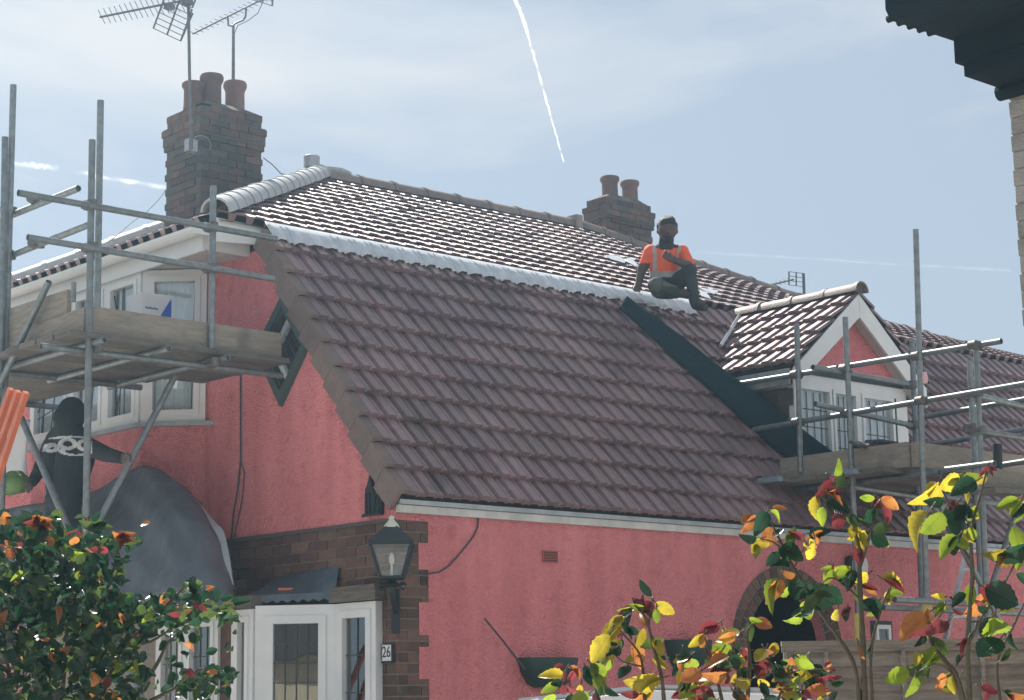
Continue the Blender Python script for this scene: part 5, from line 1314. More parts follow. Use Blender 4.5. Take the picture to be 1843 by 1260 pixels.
m_ = MB(); m_.ab((bx0, -16, zbx + .002), (NX + .3, NY + .05, ztop)); m_.build('fascia', MT['soffit'], NB)
gx = aY(1622, 8, NY).x; gz_ = aY(1622, 8, NY).z
m_ = MB()
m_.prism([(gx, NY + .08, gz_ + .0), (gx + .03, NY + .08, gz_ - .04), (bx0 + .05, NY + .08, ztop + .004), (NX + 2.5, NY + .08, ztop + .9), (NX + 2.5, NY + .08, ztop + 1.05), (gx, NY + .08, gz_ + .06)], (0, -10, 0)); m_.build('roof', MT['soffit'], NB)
m_ = MB(); 
for k in range(5):
    xx = gx + .04 + k * .07; m_.tube([(xx, NY + .10, gz_ - .028 - .0 + (k * .07) * (ztop - gz_ + .04) / (bx0 - gx)), (xx, NY - 2.0, gz_ - .028 + (k * .07) * (ztop - gz_ + .04) / (bx0 - gx))], .016, 8)
m_.build('roof_ribs', MT['soffit'], NB)
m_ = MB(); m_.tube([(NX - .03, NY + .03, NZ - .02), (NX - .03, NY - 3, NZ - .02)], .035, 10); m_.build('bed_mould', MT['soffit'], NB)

# cream house across the road (behind the viewpoint; it shows in the window glass)
CH = thing('cream_house', (-26, -14, 0), 'cream rendered house with a dark roof across the road', 'house')
cu_, cn_ = Vector((-0.6, 0.8, 0)), Vector((0.8, 0.6, 0)); cc_ = Vector((-24, -12.6, 0))
def CHP(u, n, z): return cc_ + cu_ * u + cn_ * n + Vector((0, 0, z))
m_ = MB(); m_.prism([CHP(-9, 0, 0), CHP(9, 0, 0), CHP(9, -6, 0), CHP(-9, -6, 0)], (0, 0, 2.75)); m_.build('wall', MT['cream'], CH)
m_ = MB(); m_.prism([CHP(-9.3, .4, 2.76), CHP(-9.3, -6.4, 2.76), CHP(-9.3, -3, 6.2)], cu_ * 18.6); m_.build('roof', MT['slate'], CH)
for uu in (-6, 4.5):
    m_ = MB(); m_.prism([CHP(uu - .8, .01, 1), CHP(uu + .8, .01, 1), CHP(uu + .8, .01, 2.2), CHP(uu - .8, .01, 2.2)], cn_ * .03); m_.build('window', MT['darkglass'], CH)
# ------------------------------------------------------------------ people
def capsule(mb, p0, p1, r0, r1, n=14):
    p0 = Vector(p0); p1 = Vector(p1); d = p1 - p0; L = d.length
    if L < 1e-6: d = Vector((0, 0, 1)); L = 1e-6
    d.normalize(); a = d.orthogonal().normalized(); b_ = d.cross(a)
    rings = []
    for i in range(1, 5): t = -math.pi / 2 + (math.pi / 2) * i / 5; rings.append((p0 + d * (r0 * math.sin(t)), r0 * math.cos(t)))
    rings.append((p0, r0)); rings.append((p1, r1))
    for i in range(1, 5): t = (math.pi / 2) * i / 5; rings.append((p1 + d * (r1 * math.sin(t)), r1 * math.cos(t)))
    o = len(mb.v); mb.v.append(tuple(p0 - d * r0))
    for c, r in rings:
        for k in range(n): th = 2 * math.pi * k / n; mb.v.append(tuple(c + (a * math.cos(th) + b_ * math.sin(th)) * r))
    mb.v.append(tuple(p1 + d * r1)); last = len(mb.v) - 1
    for k in range(n): mb.f.append((o, o + 1 + (k + 1) % n, o + 1 + k)); mb.m.append(0)
    for i in range(len(rings) - 1):
        for k in range(n):
            k2 = (k + 1) % n; mb.f.append((o + 1 + i * n + k, o + 1 + i * n + k2, o + 1 + (i + 1) * n + k2, o + 1 + (i + 1) * n + k)); mb.m.append(0)
    b0 = o + 1 + (len(rings) - 1) * n
    for k in range(n): mb.f.append((b0 + k, b0 + (k + 1) % n, last)); mb.m.append(0)

def fuse(prims, voxel=0.009, smooth=5):
    m_ = MB()
    for p in prims: capsule(m_, *p[:4])
    me = m_.mesh('tmp', fixn=False); o = bpy.data.objects.new('tmp', me); COL.objects.link(o)
    r = o.modifiers.new('r', 'REMESH'); r.mode = 'VOXEL'; r.voxel_size = voxel
    s = o.modifiers.new('s', 'SMOOTH'); s.iterations = smooth; s.factor = 0.5
    bpy.context.view_layer.update()
    res = bpy.data.meshes.new_from_object(o.evaluated_get(bpy.context.evaluated_depsgraph_get()))
    bpy.data.objects.remove(o)
    res.polygons.foreach_set('use_smooth', [True] * len(res.polygons))
    return res
def zone(me, prims, fn, mats):
    n = len(me.polygons); c = np.empty(n * 3); me.polygons.foreach_get('center', c); c = c.reshape(-1, 3)
    best = np.full(n, 1e9); lab = np.zeros(n, int); labs = sorted(set(p[4] for p in prims))
    for p in prims:
        a = np.array(p[0]); b_ = np.array(p[1]); d = b_ - a; L2 = max(d @ d, 1e-9)
        t = np.clip(((c - a) @ d) / L2, 0, 1); q = a + t[:, None] * d
        dist = np.linalg.norm(c - q, axis=1) - (p[2] + (p[3] - p[2]) * t)
        k = dist < best; best[k] = dist[k]; lab[k] = labs.index(p[4])
    q = (CR @ (c - CP).T).T; px_ = 921.5 + FPX * q[:, 0] / q[:, 2]; py_ = 630 + FPX * q[:, 1] / q[:, 2]
    mi = np.array([fn(labs[l], x, y, p) for l, x, y, p in zip(lab, px_, py_, c)])
    me.materials.clear()
    for m_ in mats: me.materials.append(m_)
    me.polygons.foreach_set('material_index', mi.astype(int).tolist()); me.update()
def hand(J, wrist, mid, tips, thumb, s=1.0, lab='skin'):
    """palm from wrist to mid, four fingers to tips, thumb"""
    out = []
    side = (tips[-1] - tips[0]).normalized()
    for i, tp_ in enumerate(tips):
        o = side * (i - 1.5) * 0.019 * s; k = mid + o
        out.append((wrist + o * .7, k, 0.014 * s, 0.012 * s, lab))
        kn = k.lerp(tp_, .5) + (mid - wrist).normalized() * 0.004
        out.append((k, kn, 0.0105 * s, 0.0095 * s, lab)); out.append((kn, tp_, 0.0095 * s, 0.008 * s, lab))
    out.append((wrist.lerp(mid, .3) + side * -0.025 * s, thumb.lerp(wrist, .45), 0.013 * s, 0.012 * s, lab)); out.append((thumb.lerp(wrist, .45), thumb, 0.011 * s, 0.009 * s, lab))
    return out

skin = pmat('skin', (0.085, 0.048, 0.038), (0.07, 0.04, 0.032), scale=30, rough=0.55)
orange_hv = pmat('hi_vis_orange', (0.85, 0.14, 0.045), (0.78, 0.11, 0.04), scale=12, rough=0.75, bump=0.2, bscale=30)
refl = pmat('reflective_tape', (0.40, 0.40, 0.38), (0.33, 0.33, 0.32), scale=20, rough=0.4)
navy = pmat('navy_cloth', (0.020, 0.026, 0.035), (0.03, 0.036, 0.045), scale=10, rough=0.85, bump=0.3, bscale=25)
trous = pmat('work_trousers', (0.022, 0.030, 0.032), (0.036, 0.045, 0.045), scale=9, rough=0.9, bump=0.4, bscale=22)
kneep = pmat('knee_pad', (0.10, 0.105, 0.085), (0.075, 0.08, 0.07), scale=14, rough=0.85, bump=0.4, bscale=30)
hairm = pmat('dark_hair', (0.012, 0.010, 0.009), (0.022, 0.018, 0.015), scale=60, rough=0.6, bump=0.8, bscale=150)
boot = pmat('boot_leather', (0.035, 0.030, 0.026), (0.025, 0.022, 0.02), scale=15, rough=0.7)
hoodm = pmat('black_hoodie', (0.010, 0.016, 0.020), (0.016, 0.022, 0.026), scale=8, rough=0.9, bump=0.4, bscale=18)
whitep = pmat('white_print', (0.55, 0.56, 0.57), (0.48, 0.49, 0.5), scale=20, rough=0.8)

# --- seated roofer
seat = upt(1198, 534, 0.06); Ds = float(np.array(CR[2]) @ (np.array(seat) - CP))
def J(x, y, f=0.0): return aD(x, y, Ds - f)
Hc = J(1201, 415, .16)
r1, f1v = RT, -FW
u1 = Vector((0, 0, 1))
P1 = [
 (J(1190, 518, .04), J(1208, 518, .04), .105, .105, 'tr'), (J(1187, 505, .03), J(1189, 470, .07), .095, .098, 'to'), (J(1209, 505, .03), J(1208, 470, .07), .095, .098, 'to'),
 (J(1198, 505, .05), J(1198, 465, .10), .10, .105, 'to'), (J(1171, 453, .08), J(1227, 453, .08), .066, .066, 'to'), (J(1184, 452, .08), J(1198, 446, .08), .06, .055, 'to'), (J(1214, 452, .08), J(1198, 446, .08), .06, .055, 'to'),
 (J(1198, 447, .10), J(1200, 428, .13), .072, .066, 'nk'),
 (J(1168, 456, .08), J(1155, 487, .06), .056, .046, 'ua'), (J(1155, 487, .06), J(1149, 511, .10), .043, .030, 'fa'),
 (J(1230, 456, .10), J(1244, 480, .22), .056, .047, 'ub'), (J(1244, 480, .22), J(1214, 468, .30), .044, .031, 'fb'),
 (J(1190, 519, .03), J(1180, 513, .34), .088, .074, 'tr'), (J(1180, 513, .34), J(1216, 525, .27), .066, .050, 'sh'),
 (J(1208, 519, .03), J(1241, 489, .26), .086, .068, 'tr'), (J(1241, 489, .26), J(1250, 538, .27), .062, .046, 'tr'),
 (Hc, Hc + f1v * .012, .088, .086, 'sk'), (Hc + u1 * .025, Hc + u1 * .03 + f1v * -.02, .088, .088, 'sk'), (Hc - u1 * .055 + f1v * .03, Hc - u1 * .075 + f1v * .04, .055, .040, 'bd'),
 (Hc + f1v * .085 + u1 * .0, Hc + f1v * .10 - u1 * .022, .011, .016, 'sk'), (Hc + r1 * .083, Hc + r1 * .085 - u1 * .02, .016, .013, 'sk'), (Hc - r1 * .083, Hc - r1 * .085 - u1 * .02, .016, .013, 'sk'),
 (Hc + f1v * .07 + u1 * .028 - r1 * .03, Hc + f1v * .07 + u1 * .028 + r1 * .03, .016, .016, 'sk'),
]
w1 = J(1149, 512, .10); P1 += hand(J, w1, J(1147, 518, .13), [J(1139, 521, .15), J(1142, 524, .16), J(1146, 525, .17), J(1151, 525, .17)], J(1155, 521, .14))
w2 = J(1213, 467, .30); P1 += hand(J, w2, J(1203, 463, .33), [J(1193, 462, .34), J(1192, 458, .33), J(1194, 454, .32), J(1197, 451, .31)], J(1205, 454, .34))
me = fuse(P1, 0.0085, 4)
def z1f(l, x, y, p):
    if l == 'sk' or l == 'skin' or l in ('fa', 'fb'): return 0
    if l == 'bd': return 6
    if l == 'nk': return 3
    if l == 'ua': return 1 if y < 474 else 0
    if l == 'ub': return 1 if y < 474 else 0
    if l == 'to':
        if y > 499: return 3
        if y > 488: return 2
        if y < 449 and 1181 < x < 1221 : return 3 if (y < 446 or abs(x - 1201) < 9) else 1
        if abs(x - 1178.5) < 3.6 or abs(x - 1222) < 3.6: return 2
        return 1
    if l == 'sh': return 5 if y < 516 else 4
    if l == 'tr': return 5 if (abs(x - 1180) < 11 and y > 502 and x < 1192) else 4
    return 0
zone(me, P1, z1f, [skin, orange_hv, refl, navy, trous, kneep, hairm])
W1 = thing('person', seat, 'person in an orange hi-vis shirt sitting on the roof with one knee raised', 'person')
link('body', me, W1)
hp = [(Hc + u1 * .045, Hc + u1 * .05 - f1v * .025, .088, .088, 0), (Hc + u1 * .02 - f1v * .03, Hc - u1 * .03 - f1v * .04, .085, .072, 0), (Hc + u1 * .075 + f1v * .05 - r1 * .035, Hc + u1 * .085 + f1v * .045 + r1 * .03, .036, .044, 0), (Hc + u1 * .06 + f1v * .062 - r1 * .045, Hc + u1 * .07 + f1v * .06 - r1 * .01, .02, .026, 0), (Hc + u1 * .05 - r1 * .068, Hc + u1 * .0 - r1 * .072, .03, .02, 0), (Hc + u1 * .05 + r1 * .068, Hc + u1 * .0 + r1 * .072, .03, .02, 0),
      (Hc + u1 * .11 + r1 * .02, Hc + u1 * .125 + r1 * .045, .03, .014, 0)]
hm = fuse(hp, .009, 2); hm.materials.clear(); hm.materials.append(hairm); link('hair', hm, W1)
for s in (-1, 1):
    e_ = MB(); e_.lathe([(0, -.009), (.008, -.004), (.009, 0), (.008, .004), (0, .009)], Hc + r1 * (s * .03) + f1v * .082 + u1 * .006, 8); e_.build('eye', MT['black'], W1, smooth=True)
e_ = MB(); e_.tube([Hc + r1 * -.022 + f1v * .086 - u1 * .045, Hc + f1v * .093 - u1 * .047, Hc + r1 * .022 + f1v * .086 - u1 * .045], .005, 6); e_.build('mouth', pmat('lips', (0.14, 0.05, 0.045), rough=.5), W1)
for pr_ in ([(J(1216, 526, .27), J(1234, 530, .30), .046, .038, 0), (J(1213, 527, .27), J(1216, 529, .27), .045, .045, 0)], [(J(1250, 541, .27), J(1252, 547, .28), .05, .048, 0), (J(1252, 549, .28), J(1268, 553, .40), .045, .038, 0)]):
    bm2 = fuse(pr_, .009, 3); bm2.materials.clear(); bm2.materials.append(boot); link('boot', bm2, W1)

# --- worker under the left scaffold, seen from behind, reaching out
def K(x, y, X=-1.0): return aX(x, y, X)
Hk = K(124, 752, -1.04)
P2 = [
 (K(108, 900), K(122, 900), .12, .12, 'tr'), (K(112, 880), K(112, 825), .125, .15, 'to'), (K(125, 878), K(136, 822), .125, .15, 'to'), (K(98, 800), K(150, 800), .085, .085, 'to'), (K(122, 795), K(122, 775), .09, .07, 'to'),
 (K(122, 782), Hk, .11, .11, 'to'), (Hk, Hk + Vector((0.02, 0, .06)), .122, .105, 'to'), (K(100, 792), K(122, 770), .08, .09, 'to'), (K(146, 792), K(122, 770), .08, .09, 'to'),
 (K(156, 803, -1.0), K(192, 818, -1.12), .075, .058, 'to'), (K(192, 818, -1.12), K(218, 824, -1.2), .056, .044, 'to'),
 (K(92, 803, -1.0), K(72, 845, -1.1), .072, .058, 'to'), (K(72, 845, -1.1), K(58, 868, -1.3), .055, .04, 'to'),
 (K(104, 905), K(96, 985, -1.05), .095, .075, 'tr'), (K(96, 985, -1.05), K(92, 1062, -1.0), .07, .05, 'tr'), (K(124, 905), K(128, 985, -1.1), .095, .075, 'tr'), (K(128, 985, -1.1), K(130, 1064, -1.05), .07, .05, 'tr'),
]
P2 += hand(K, K(219, 824, -1.2), K(228, 825, -1.23), [K(235, 820, -1.25), K(237, 824, -1.25), K(236, 828, -1.25), K(234, 831, -1.25)], K(229, 816, -1.25), lab='sk')
P2 += hand(K, K(57, 869, -1.3), K(52, 876, -1.34), [K(46, 878, -1.36), K(46, 882, -1.36), K(48, 886, -1.36), K(51, 888, -1.36)], K(57, 882, -1.36), lab='sk')
me = fuse(P2, 0.0085, 4)
def z2f(l, x, y, p):
    if l == 'tr': return 1
    if l == 'sk': return 3
    def ring(cx_, cy_, a, b_, w_): 
        q = math.hypot((x - cx_) / a, (y - cy_) / b_); return abs(q - 1) < w_
    if 782 < y < 824 and 76 < x < 166:
        if ring(122, 799, 13, 8, .36) or ring(153, 801, 12, 8, .36) or ring(92, 806, 10, 6, .5): return 2
        if ring(137, 812, 26, 7, .22) and y > 808: return 2
        if ring(128, 792, 34, 6, .25) and y < 790: return 2
        if x < 100 and abs((y - 803) + (x - 92) * .55) < 2.2: return 2
    return 0
zone(me, P2, z2f, [hoodm, navy, whitep, skin])
W2 = thing('person', K(110, 1070), 'person in a black hooded top with white print reaching out under the scaffold', 'person')
link('body', me, W2)
for xx in (91, 130):
    bm2 = fuse([(K(xx, 1066), K(xx, 1070), .055, .055, 0), (K(xx, 1070), K(xx + 6, 1072, -.86), .048, .04, 0)], .01, 3); bm2.materials.clear(); bm2.materials.append(boot); link('boot', bm2, W2)
zst = min(K(91, 1066).z, K(130, 1066).z) - 0.085
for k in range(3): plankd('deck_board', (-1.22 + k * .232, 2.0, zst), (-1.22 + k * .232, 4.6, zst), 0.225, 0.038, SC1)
for yy in (2.2, 4.3): tube_('transom', (-1.7, yy, zst - .045), (-.55, yy, zst - .045), SC1)
# grey-white sheet and green bag beside him
m_ = MB(); vs = []
for j in range(9):
    for i in range(7):
        u, v = i / 6, j / 8; p = aX(2 + 50 * u, 755 + 105 * v, -0.75); vs.append(p + Vector((-.03 * math.sin(u * 6 + v * 3), 0, .02 * math.sin(u * 9) * v)))
m_.add(vs, [(j * 7 + i, j * 7 + i + 1, (j + 1) * 7 + i + 1, (j + 1) * 7 + i) for j in range(8) for i in range(6)])
o = m_.build('dust_sheet', MT['card'], None, smooth=True); so_ = o.modifiers.new('s', 'SOLIDIFY'); so_.thickness = .006
tag(o, 'pale dust sheet hanging beside the hooded worker under the scaffold', 'sheet')
m_ = MB(); gc = aX(28, 872, -0.95)
pr_ = [(gc + Vector((0, -.09, 0)), gc + Vector((0, .12, .01)), .08, .09, 0), (gc + Vector((0, -.05, .05)), gc + Vector((0, .07, .06)), .06, .06, 0)]
gm_ = fuse(pr_, .012, 2); gm_.materials.clear(); gm_.materials.append(pmat('green_bag', (0.12, 0.22, 0.05), (0.09, 0.17, 0.04), scale=10, rough=.6, bump=.5, bscale=20)); o = link('rubble_bag', gm_); tag(o, 'green bag tucked under the pale sheet by the hooded worker', 'bag')
# ------------------------------------------------------------------ roses
def leaf_mesh(fold, curl, wr, seed):
    rr = random.Random(seed); m_ = MB(); n = 12; vs = []
    for i in range(n + 1):
        t = i / n; w_ = wr * (math.sin(math.pi * t ** 0.8) ** 0.75) * (1 if i % 2 else 0.88) if 0 < i < n else 0.0
        zc = -curl * t * t
        vs += [(-w_, t, zc + fold * w_ + rr.uniform(-.012, .012)), (0, t, zc), (w_, t, zc + fold * w_ + rr.uniform(-.012, .012))]
    m_.add(vs, [(i * 3 + a, i * 3 + a + 1, i * 3 + 4 + a, i * 3 + 3 + a) for i in range(n) for a in range(2)])
    me = m_.mesh('leaf', fixn=False); me.polygons.foreach_set('use_smooth', [True] * len(me.polygons)); return me
LCOL = {
 'Y': leaf_mat('leaf_yellow', (0.17, 0.155, 0.022), (0.50, 0.40, 0.035), edge=(0.27, 0.22, 0.03)),
 'G': leaf_mat('leaf_lime', (0.085, 0.13, 0.022), (0.27, 0.36, 0.03), edge=(0.14, 0.21, 0.025)),
 'D': leaf_mat('leaf_deep_green', (0.016, 0.042, 0.028), (0.012, 0.045, 0.02), rough=0.27, edge=(0.012, 0.04, 0.025)),
 'O': leaf_mat('leaf_orange', (0.20, 0.085, 0.03), (0.46, 0.19, 0.05), edge=(0.28, 0.08, 0.04)),
 'R': leaf_mat('leaf_red', (0.11, 0.022, 0.026), (0.20, 0.035, 0.04), rough=0.3, edge=(0.10, 0.02, 0.03)),
 'M': leaf_mat('leaf_mid_green', (0.035, 0.065, 0.026), (0.07, 0.11, 0.022), rough=0.27, edge=(0.04, 0.08, 0.03)),
}
LMESH = {}
for c, mt in LCOL.items():
    LMESH[c] = []
    for k, (fo, cu_, wr) in enumerate(((.45, .22, .31), (.7, .45, .29), (.3, -.12, .33), (.9, .6, .28))):
        me = leaf_mesh(fo, cu_, wr, k); me.materials.append(mt); LMESH[c].append(me)
def leaf(parent, a, b_, c, width=1.0, roll=None, var=None, rng=random):
    d = b_ - a; L = d.length; ey = d.normalized(); view = (Vector(CP) - a).normalized()
    ez = (view - ey * view.dot(ey)); ez.normalize()
    if roll is None: roll = rng.uniform(-.9, .9)
    ez = Matrix.Rotation(roll, 3, ey) @ ez; ex = ey.cross(ez)
    m4 = Matrix((ex * L * width, ey * L, ez * L)).transposed().to_4x4(); m4.translation = a
    link('leaf', LMESH[c][rng.randrange(4) if var is None else var], parent, m4)
stemM = pmat('rose_stem', (0.05, 0.055, 0.028), (0.07, 0.04, 0.028), scale=30, rough=0.55, bump=0.3, bscale=90)
def stem(parent, pts, r0, r1, D, name='stem'):
    P = [aD(x, y, D + dd) for x, y, dd in pts]; Q = []
    for i in range(len(P) - 1):
        for k in range(4):
            t = k / 4; p0, p1, p2, p3 = P[max(i - 1, 0)], P[i], P[i + 1], P[min(i + 2, len(P) - 1)]
            Q.append(0.5 * ((2 * p1) + (p2 - p0) * t + (2 * p0 - 5 * p1 + 4 * p2 - p3) * t * t + (3 * p1 - p0 - 3 * p2 + p3) * t ** 3))
    Q.append(P[-1]); n = len(Q)
    m_ = MB(); m_.tube(Q, [(r0 + (r1 - r0) * i / (n - 1)) * .62 * (1 + .12 * math.sin(i * 1.7)) for i in range(n)], 7); return m_.build(name, stemM, parent, smooth=True), Q
rg = random.Random(5)
def bush(label, D, stems, leaves, base):
    b0 = aD(base, 1260, D); b0.z = 0
    t = thing('rose_bush', b0, label, 'rose bush', 'roses in front of the house')
    for pts, r0, r1 in stems:
        x, y, dd = pts[0]; g0 = aD(x, y, D + dd)
        m_, Q = stem(t, pts, r0, r1, D)
        if len(leaves) < 60:
            for k in range(max(3, len(Q) // 3)):
                q = Q[rg.randrange(len(Q) // 3, len(Q))]; an = rg.uniform(0, 6.28); L = rg.uniform(.028, .052); off = (RT * math.cos(an) + UPV * math.sin(an)) * .012
                leaf(t, q + off, q + off + (RT * math.cos(an) + UPV * (math.sin(an) - .35) + FW * rg.uniform(-.4, .4)).normalized() * L, rg.choice('DDDMGGYYOR'), rg.uniform(.9, 1.2), rng=rg)
        if y >= 1255:
            k_ = MB(); k_.tube([g0.lerp(Vector((g0.x, g0.y, 0)), s) + Vector((.02 * math.sin(s * 5), 0, 0)) * (1 - s) * s for s in (0, .3, .6, 1)], r0 * .62, 7); k_.build('cane', stemM, t, smooth=True)
    for it in leaves:
        x0, y0, x1, y1, c = it[:5]; w_ = it[5] if len(it) > 5 else 1.0
        dd = rg.uniform(-.12, .12)
        a = aD(x0, y0, D + dd); b_ = aD(x1, y1, D + dd + rg.uniform(-.03, .03))
        leaf(t, a, b_, c, w_, rng=rg)
        if rg.random() < .6:
            s_ = rg.uniform(.45, .7); q = aD(x0 + rg.uniform(-10, 10), y0 + rg.uniform(-8, 8), D + dd); leaf(t, q, q + (b_ - a) * s_ + (RT * rg.uniform(-1, 1) + UPV * rg.uniform(-1, .4)) * .02, rg.choice('DMGYOR' + c * 3), w_, rng=rg)
        # short stalk
        m_ = MB(); m_.tube([a, a + (a - b_) * .28 + Vector((0, 0, .003))], 0.0016, 5); m_.build('stalk', stemM, t)
    return t
LV_R = [(1690,868,1660,915,'Y',1.25),(1727,858,1686,876,'Y',1.2),(1709,860,1716,890,'G',1.2),(1757,866,1714,884,'D',1.2),(1752,880,1731,905,'Y'),(1772,848,1757,862,'R',.7),(1778,838,1768,850,'R',.8),(1782,840,1797,846,'R',.7),(1775,855,1757,872,'Y'),
 (1671,922,1624,980,'Y',1.05),(1696,922,1662,968,'G',1.25),(1738,918,1710,966,'D',1.5),(1724,965,1685,1000,'G',1.1),(1745,948,1753,978,'G',1.1),(1725,905,1705,925,'R',.5),(1832,898,1794,914,'G'),(1846,900,1826,938,'D',1.2),(1838,918,1832,942,'G'),
 (1810,990,1778,1006,'Y'),(1850,980,1795,1018,'D',1.0),(1772,1058,1828,1088,'D',1.15),(1778,1072,1741,1110,'O',1.1),(1788,1112,1798,1158,'G',1.6),(1800,1150,1762,1188,'D',1.4),(1670,1106,1617,1147,'O',1.1),(1690,1112,1658,1152,'R',1.0),(1708,1118,1684,1142,'R',.8),
 (1693,1178,1658,1199,'G'),(1672,1198,1628,1214,'M',1.1),(1636,1208,1589,1227,'G',.9),(1647,1218,1640,1254,'G'),(1728,1216,1700,1243,'Y',1.3),(1765,1238,1795,1250,'R'),(1780,1245,1770,1262,'R'),(1812,1248,1846,1262,'O',1.1),(1770,1090,1755,1075,'R',.6),(1735,1105,1712,1098,'R',.6),(1700,1075,1683,1072,'Y'),(1700,1088,1690,1105,'G',.8),
 (1815,1130,1790,1118,'G',.8),(1742,1150,1725,1175,'R',.6),(1735,1180,1715,1195,'D'),(1800,1190,1825,1165,'M',.6),(1660,1215,1648,1240,'G')]
ST_R = [([(1733,1262,0),(1720,1215,0),(1697,1185,.02),(1676,1155,.03),(1672,1120,.03)],.011,.005),([(1745,1262,0),(1742,1150,0),(1750,1040,-.02),(1748,960,-.02),(1762,900,0),(1776,848,0)],.010,.003),([(1750,960,0),(1728,925,0),(1708,905,0),(1690,870,0)],.005,.003),([(1748,1010,0),(1715,960,0),(1690,925,0),(1672,922,0)],.005,.003),
 ([(1742,1160,0),(1772,1100,0),(1800,1060,.02),(1835,1000,.02),(1850,960,.02)],.006,.003),([(1745,1120,0),(1788,1110,0),(1792,1085,0)],.004,.002),([(1730,1230,0),(1690,1195,0),(1650,1210,0)],.004,.002),([(1800,1262,0),(1795,1190,.02),(1822,1130,.02),(1846,1080,.02)],.006,.004)]
bush('leggy rose bush with lime and yellow leaves before the fence end', 4.0, ST_R, LV_R, 1740)
LV_M = [(1500,866,1472,892,'R',.8),(1492,858,1512,872,'R',.6),(1472,892,1462,940,'Y',.9),(1482,884,1518,897,'O',.8),(1488,902,1528,928,'D',1.2),(1482,912,1477,947,'G'),(1584,902,1560,918,'R',1.0),(1584,897,1622,915,'O'),(1588,912,1606,947,'R',.8),(1568,962,1603,980,'D',1.2),(1592,972,1598,985,'G'),(1532,950,1530,972,'Y'),
 (1380,922,1362,958,'D',1.2),(1364,932,1344,952,'O',1.1),(1370,970,1351,997,'Y'),(1385,920,1412,935,'G',.8),(1408,982,1442,1010,'D',1.2),(1460,962,1489,963,'O',.8),(1466,966,1474,985,'O',.8),(1448,975,1452,990,'Y',.8),(1402,1042,1374,1088,'G',1.0),(1432,1032,1402,1058,'R',.7),(1418,1056,1391,1082,'G',.9),
 (1418,1048,1470,1075,'D',1.3),(1450,1058,1505,1092,'D',1.4),(1470,1070,1448,1098,'M',1.1),(1446,1082,1457,1115,'G',1.2),(1441,1102,1414,1132,'G',1.0),(1497,1024,1484,1052,'G'),(1500,1020,1535,1035,'O',.7),(1562,1034,1534,1050,'Y',1.1),(1548,1054,1582,1060,'R',.6),(1553,1080,1584,1102,'D',1.2),(1602,1062,1596,1092,'Y',.9),(1590,1043,1632,1062,'R',.9),
 (1540,1060,1552,1085,'G'),(1508,1095,1500,1130,'Y',.7),(1525,1095,1520,1120,'D',1.0),(1545,1160,1555,1190,'O',.5),(1580,1085,1560,1105,'R',.5),(1480,1060,1520,1085,'D',1.2),(1528,1040,1510,1062,'D'),(1505,880,1490,895,'O',.7),(1535,925,1540,950,'D',1.1)]
ST_M = [([(1556,1262,0),(1553,1160,0),(1548,1060,0),(1545,985,0),(1532,940,0),(1515,900,0),(1500,866,0)],.012,.003),([(1545,1262,0),(1535,1190,0),(1475,1100,.02),(1446,1050,.02),(1425,1015,.02),(1398,960,.02),(1380,922,.02)],.009,.003),([(1548,1020,0),(1565,965,0),(1570,920,0),(1584,900,0)],.006,.003),([(1410,990,0),(1390,975,0),(1368,970,0)],.004,.002),([(1430,1020,0),(1448,985,0),(1462,964,0)],.003,.002),([(1570,1262,0),(1568,1170,0),(1585,1100,0),(1600,1060,0)],.007,.003),([(1550,1080,0),(1500,1040,0),(1470,1060,0)],.004,.002)]
bush('tall rose bush with dark green and red leaves in front of the arch', 4.2, ST_M, LV_M, 1556)
LV_C = [(1142,1090,1113,1118,'R',.8),(1125,1112,1087,1132,'Y',.9),(1118,1122,1070,1162,'Y',.9),(1096,1142,1061,1194,'Y',1.0),(1120,1142,1104,1150,'R',.7),(1118,1148,1104,1182,'D',.9),(1130,1128,1150,1143,'D',1.3),(1172,1083,1156,1106,'R',1.0),(1180,1084,1213,1103,'Y',.9),(1182,1096,1182,1124,'G',1.0),(1178,1150,1197,1166,'M',1.1),(1110,1165,1085,1185,'O',.8),(1098,1182,1075,1200,'G',.8),
 (1188,1222,1126,1234,'Y',1.15),(1176,1232,1155,1262,'G',1.0),(1064,1196,1094,1224,'G',1.1),(1072,1212,1084,1254,'G',1.0),(1055,1205,1068,1235,'D',1.0),(1017,1206,992,1234,'R',.9),(1004,1230,976,1247,'G',1.0),(1030,1205,1050,1225,'O',.7),(1045,1232,1036,1258,'Y'),(1012,1232,1018,1255,'R',.8),(1090,1235,1110,1258,'D',1.0),(1150,1250,1120,1250,'R',.7),(1060,1248,1030,1262,'G'),(1000,1250,975,1262,'G'),(1128,1200,1112,1222,'D',1.0),(1185,1170,1205,1190,'D',.8)]
ST_C = [([(1195,1262,0),(1190,1215,0),(1176,1165,0),(1168,1130,0),(1155,1100,0),(1142,1090,0)],.007,.003),([(1168,1130,0),(1170,1105,0),(1176,1084,0)],.004,.002),([(1160,1262,0),(1158,1215,.02),(1150,1175,.02),(1125,1145,.02),(1108,1125,.02)],.006,.002),([(1075,1262,0),(1070,1225,0),(1062,1196,0)],.005,.002),([(1030,1262,0),(1025,1230,0),(1018,1206,0)],.005,.002),([(1158,1200,0),(1120,1190,0),(1096,1165,0)],.003,.002)]
bush('low rose bush with yellow leaves and red tips beside the green planter', 3.9, ST_C, LV_C, 1120)
LV_D = [(1292,1122,1254,1140,'R',.9),(1267,1142,1242,1167,'Y',1.0),(1332,1138,1290,1157,'Y',1.0),(1299,1172,1274,1202,'O',1.0),(1262,1208,1222,1230,'O',1.0),(1358,1116,1392,1131,'O',.9),(1300,1128,1305,1150,'Y',.8),(1348,1120,1352,1150,'M',.9),(1330,1165,1350,1190,'R',.8)]
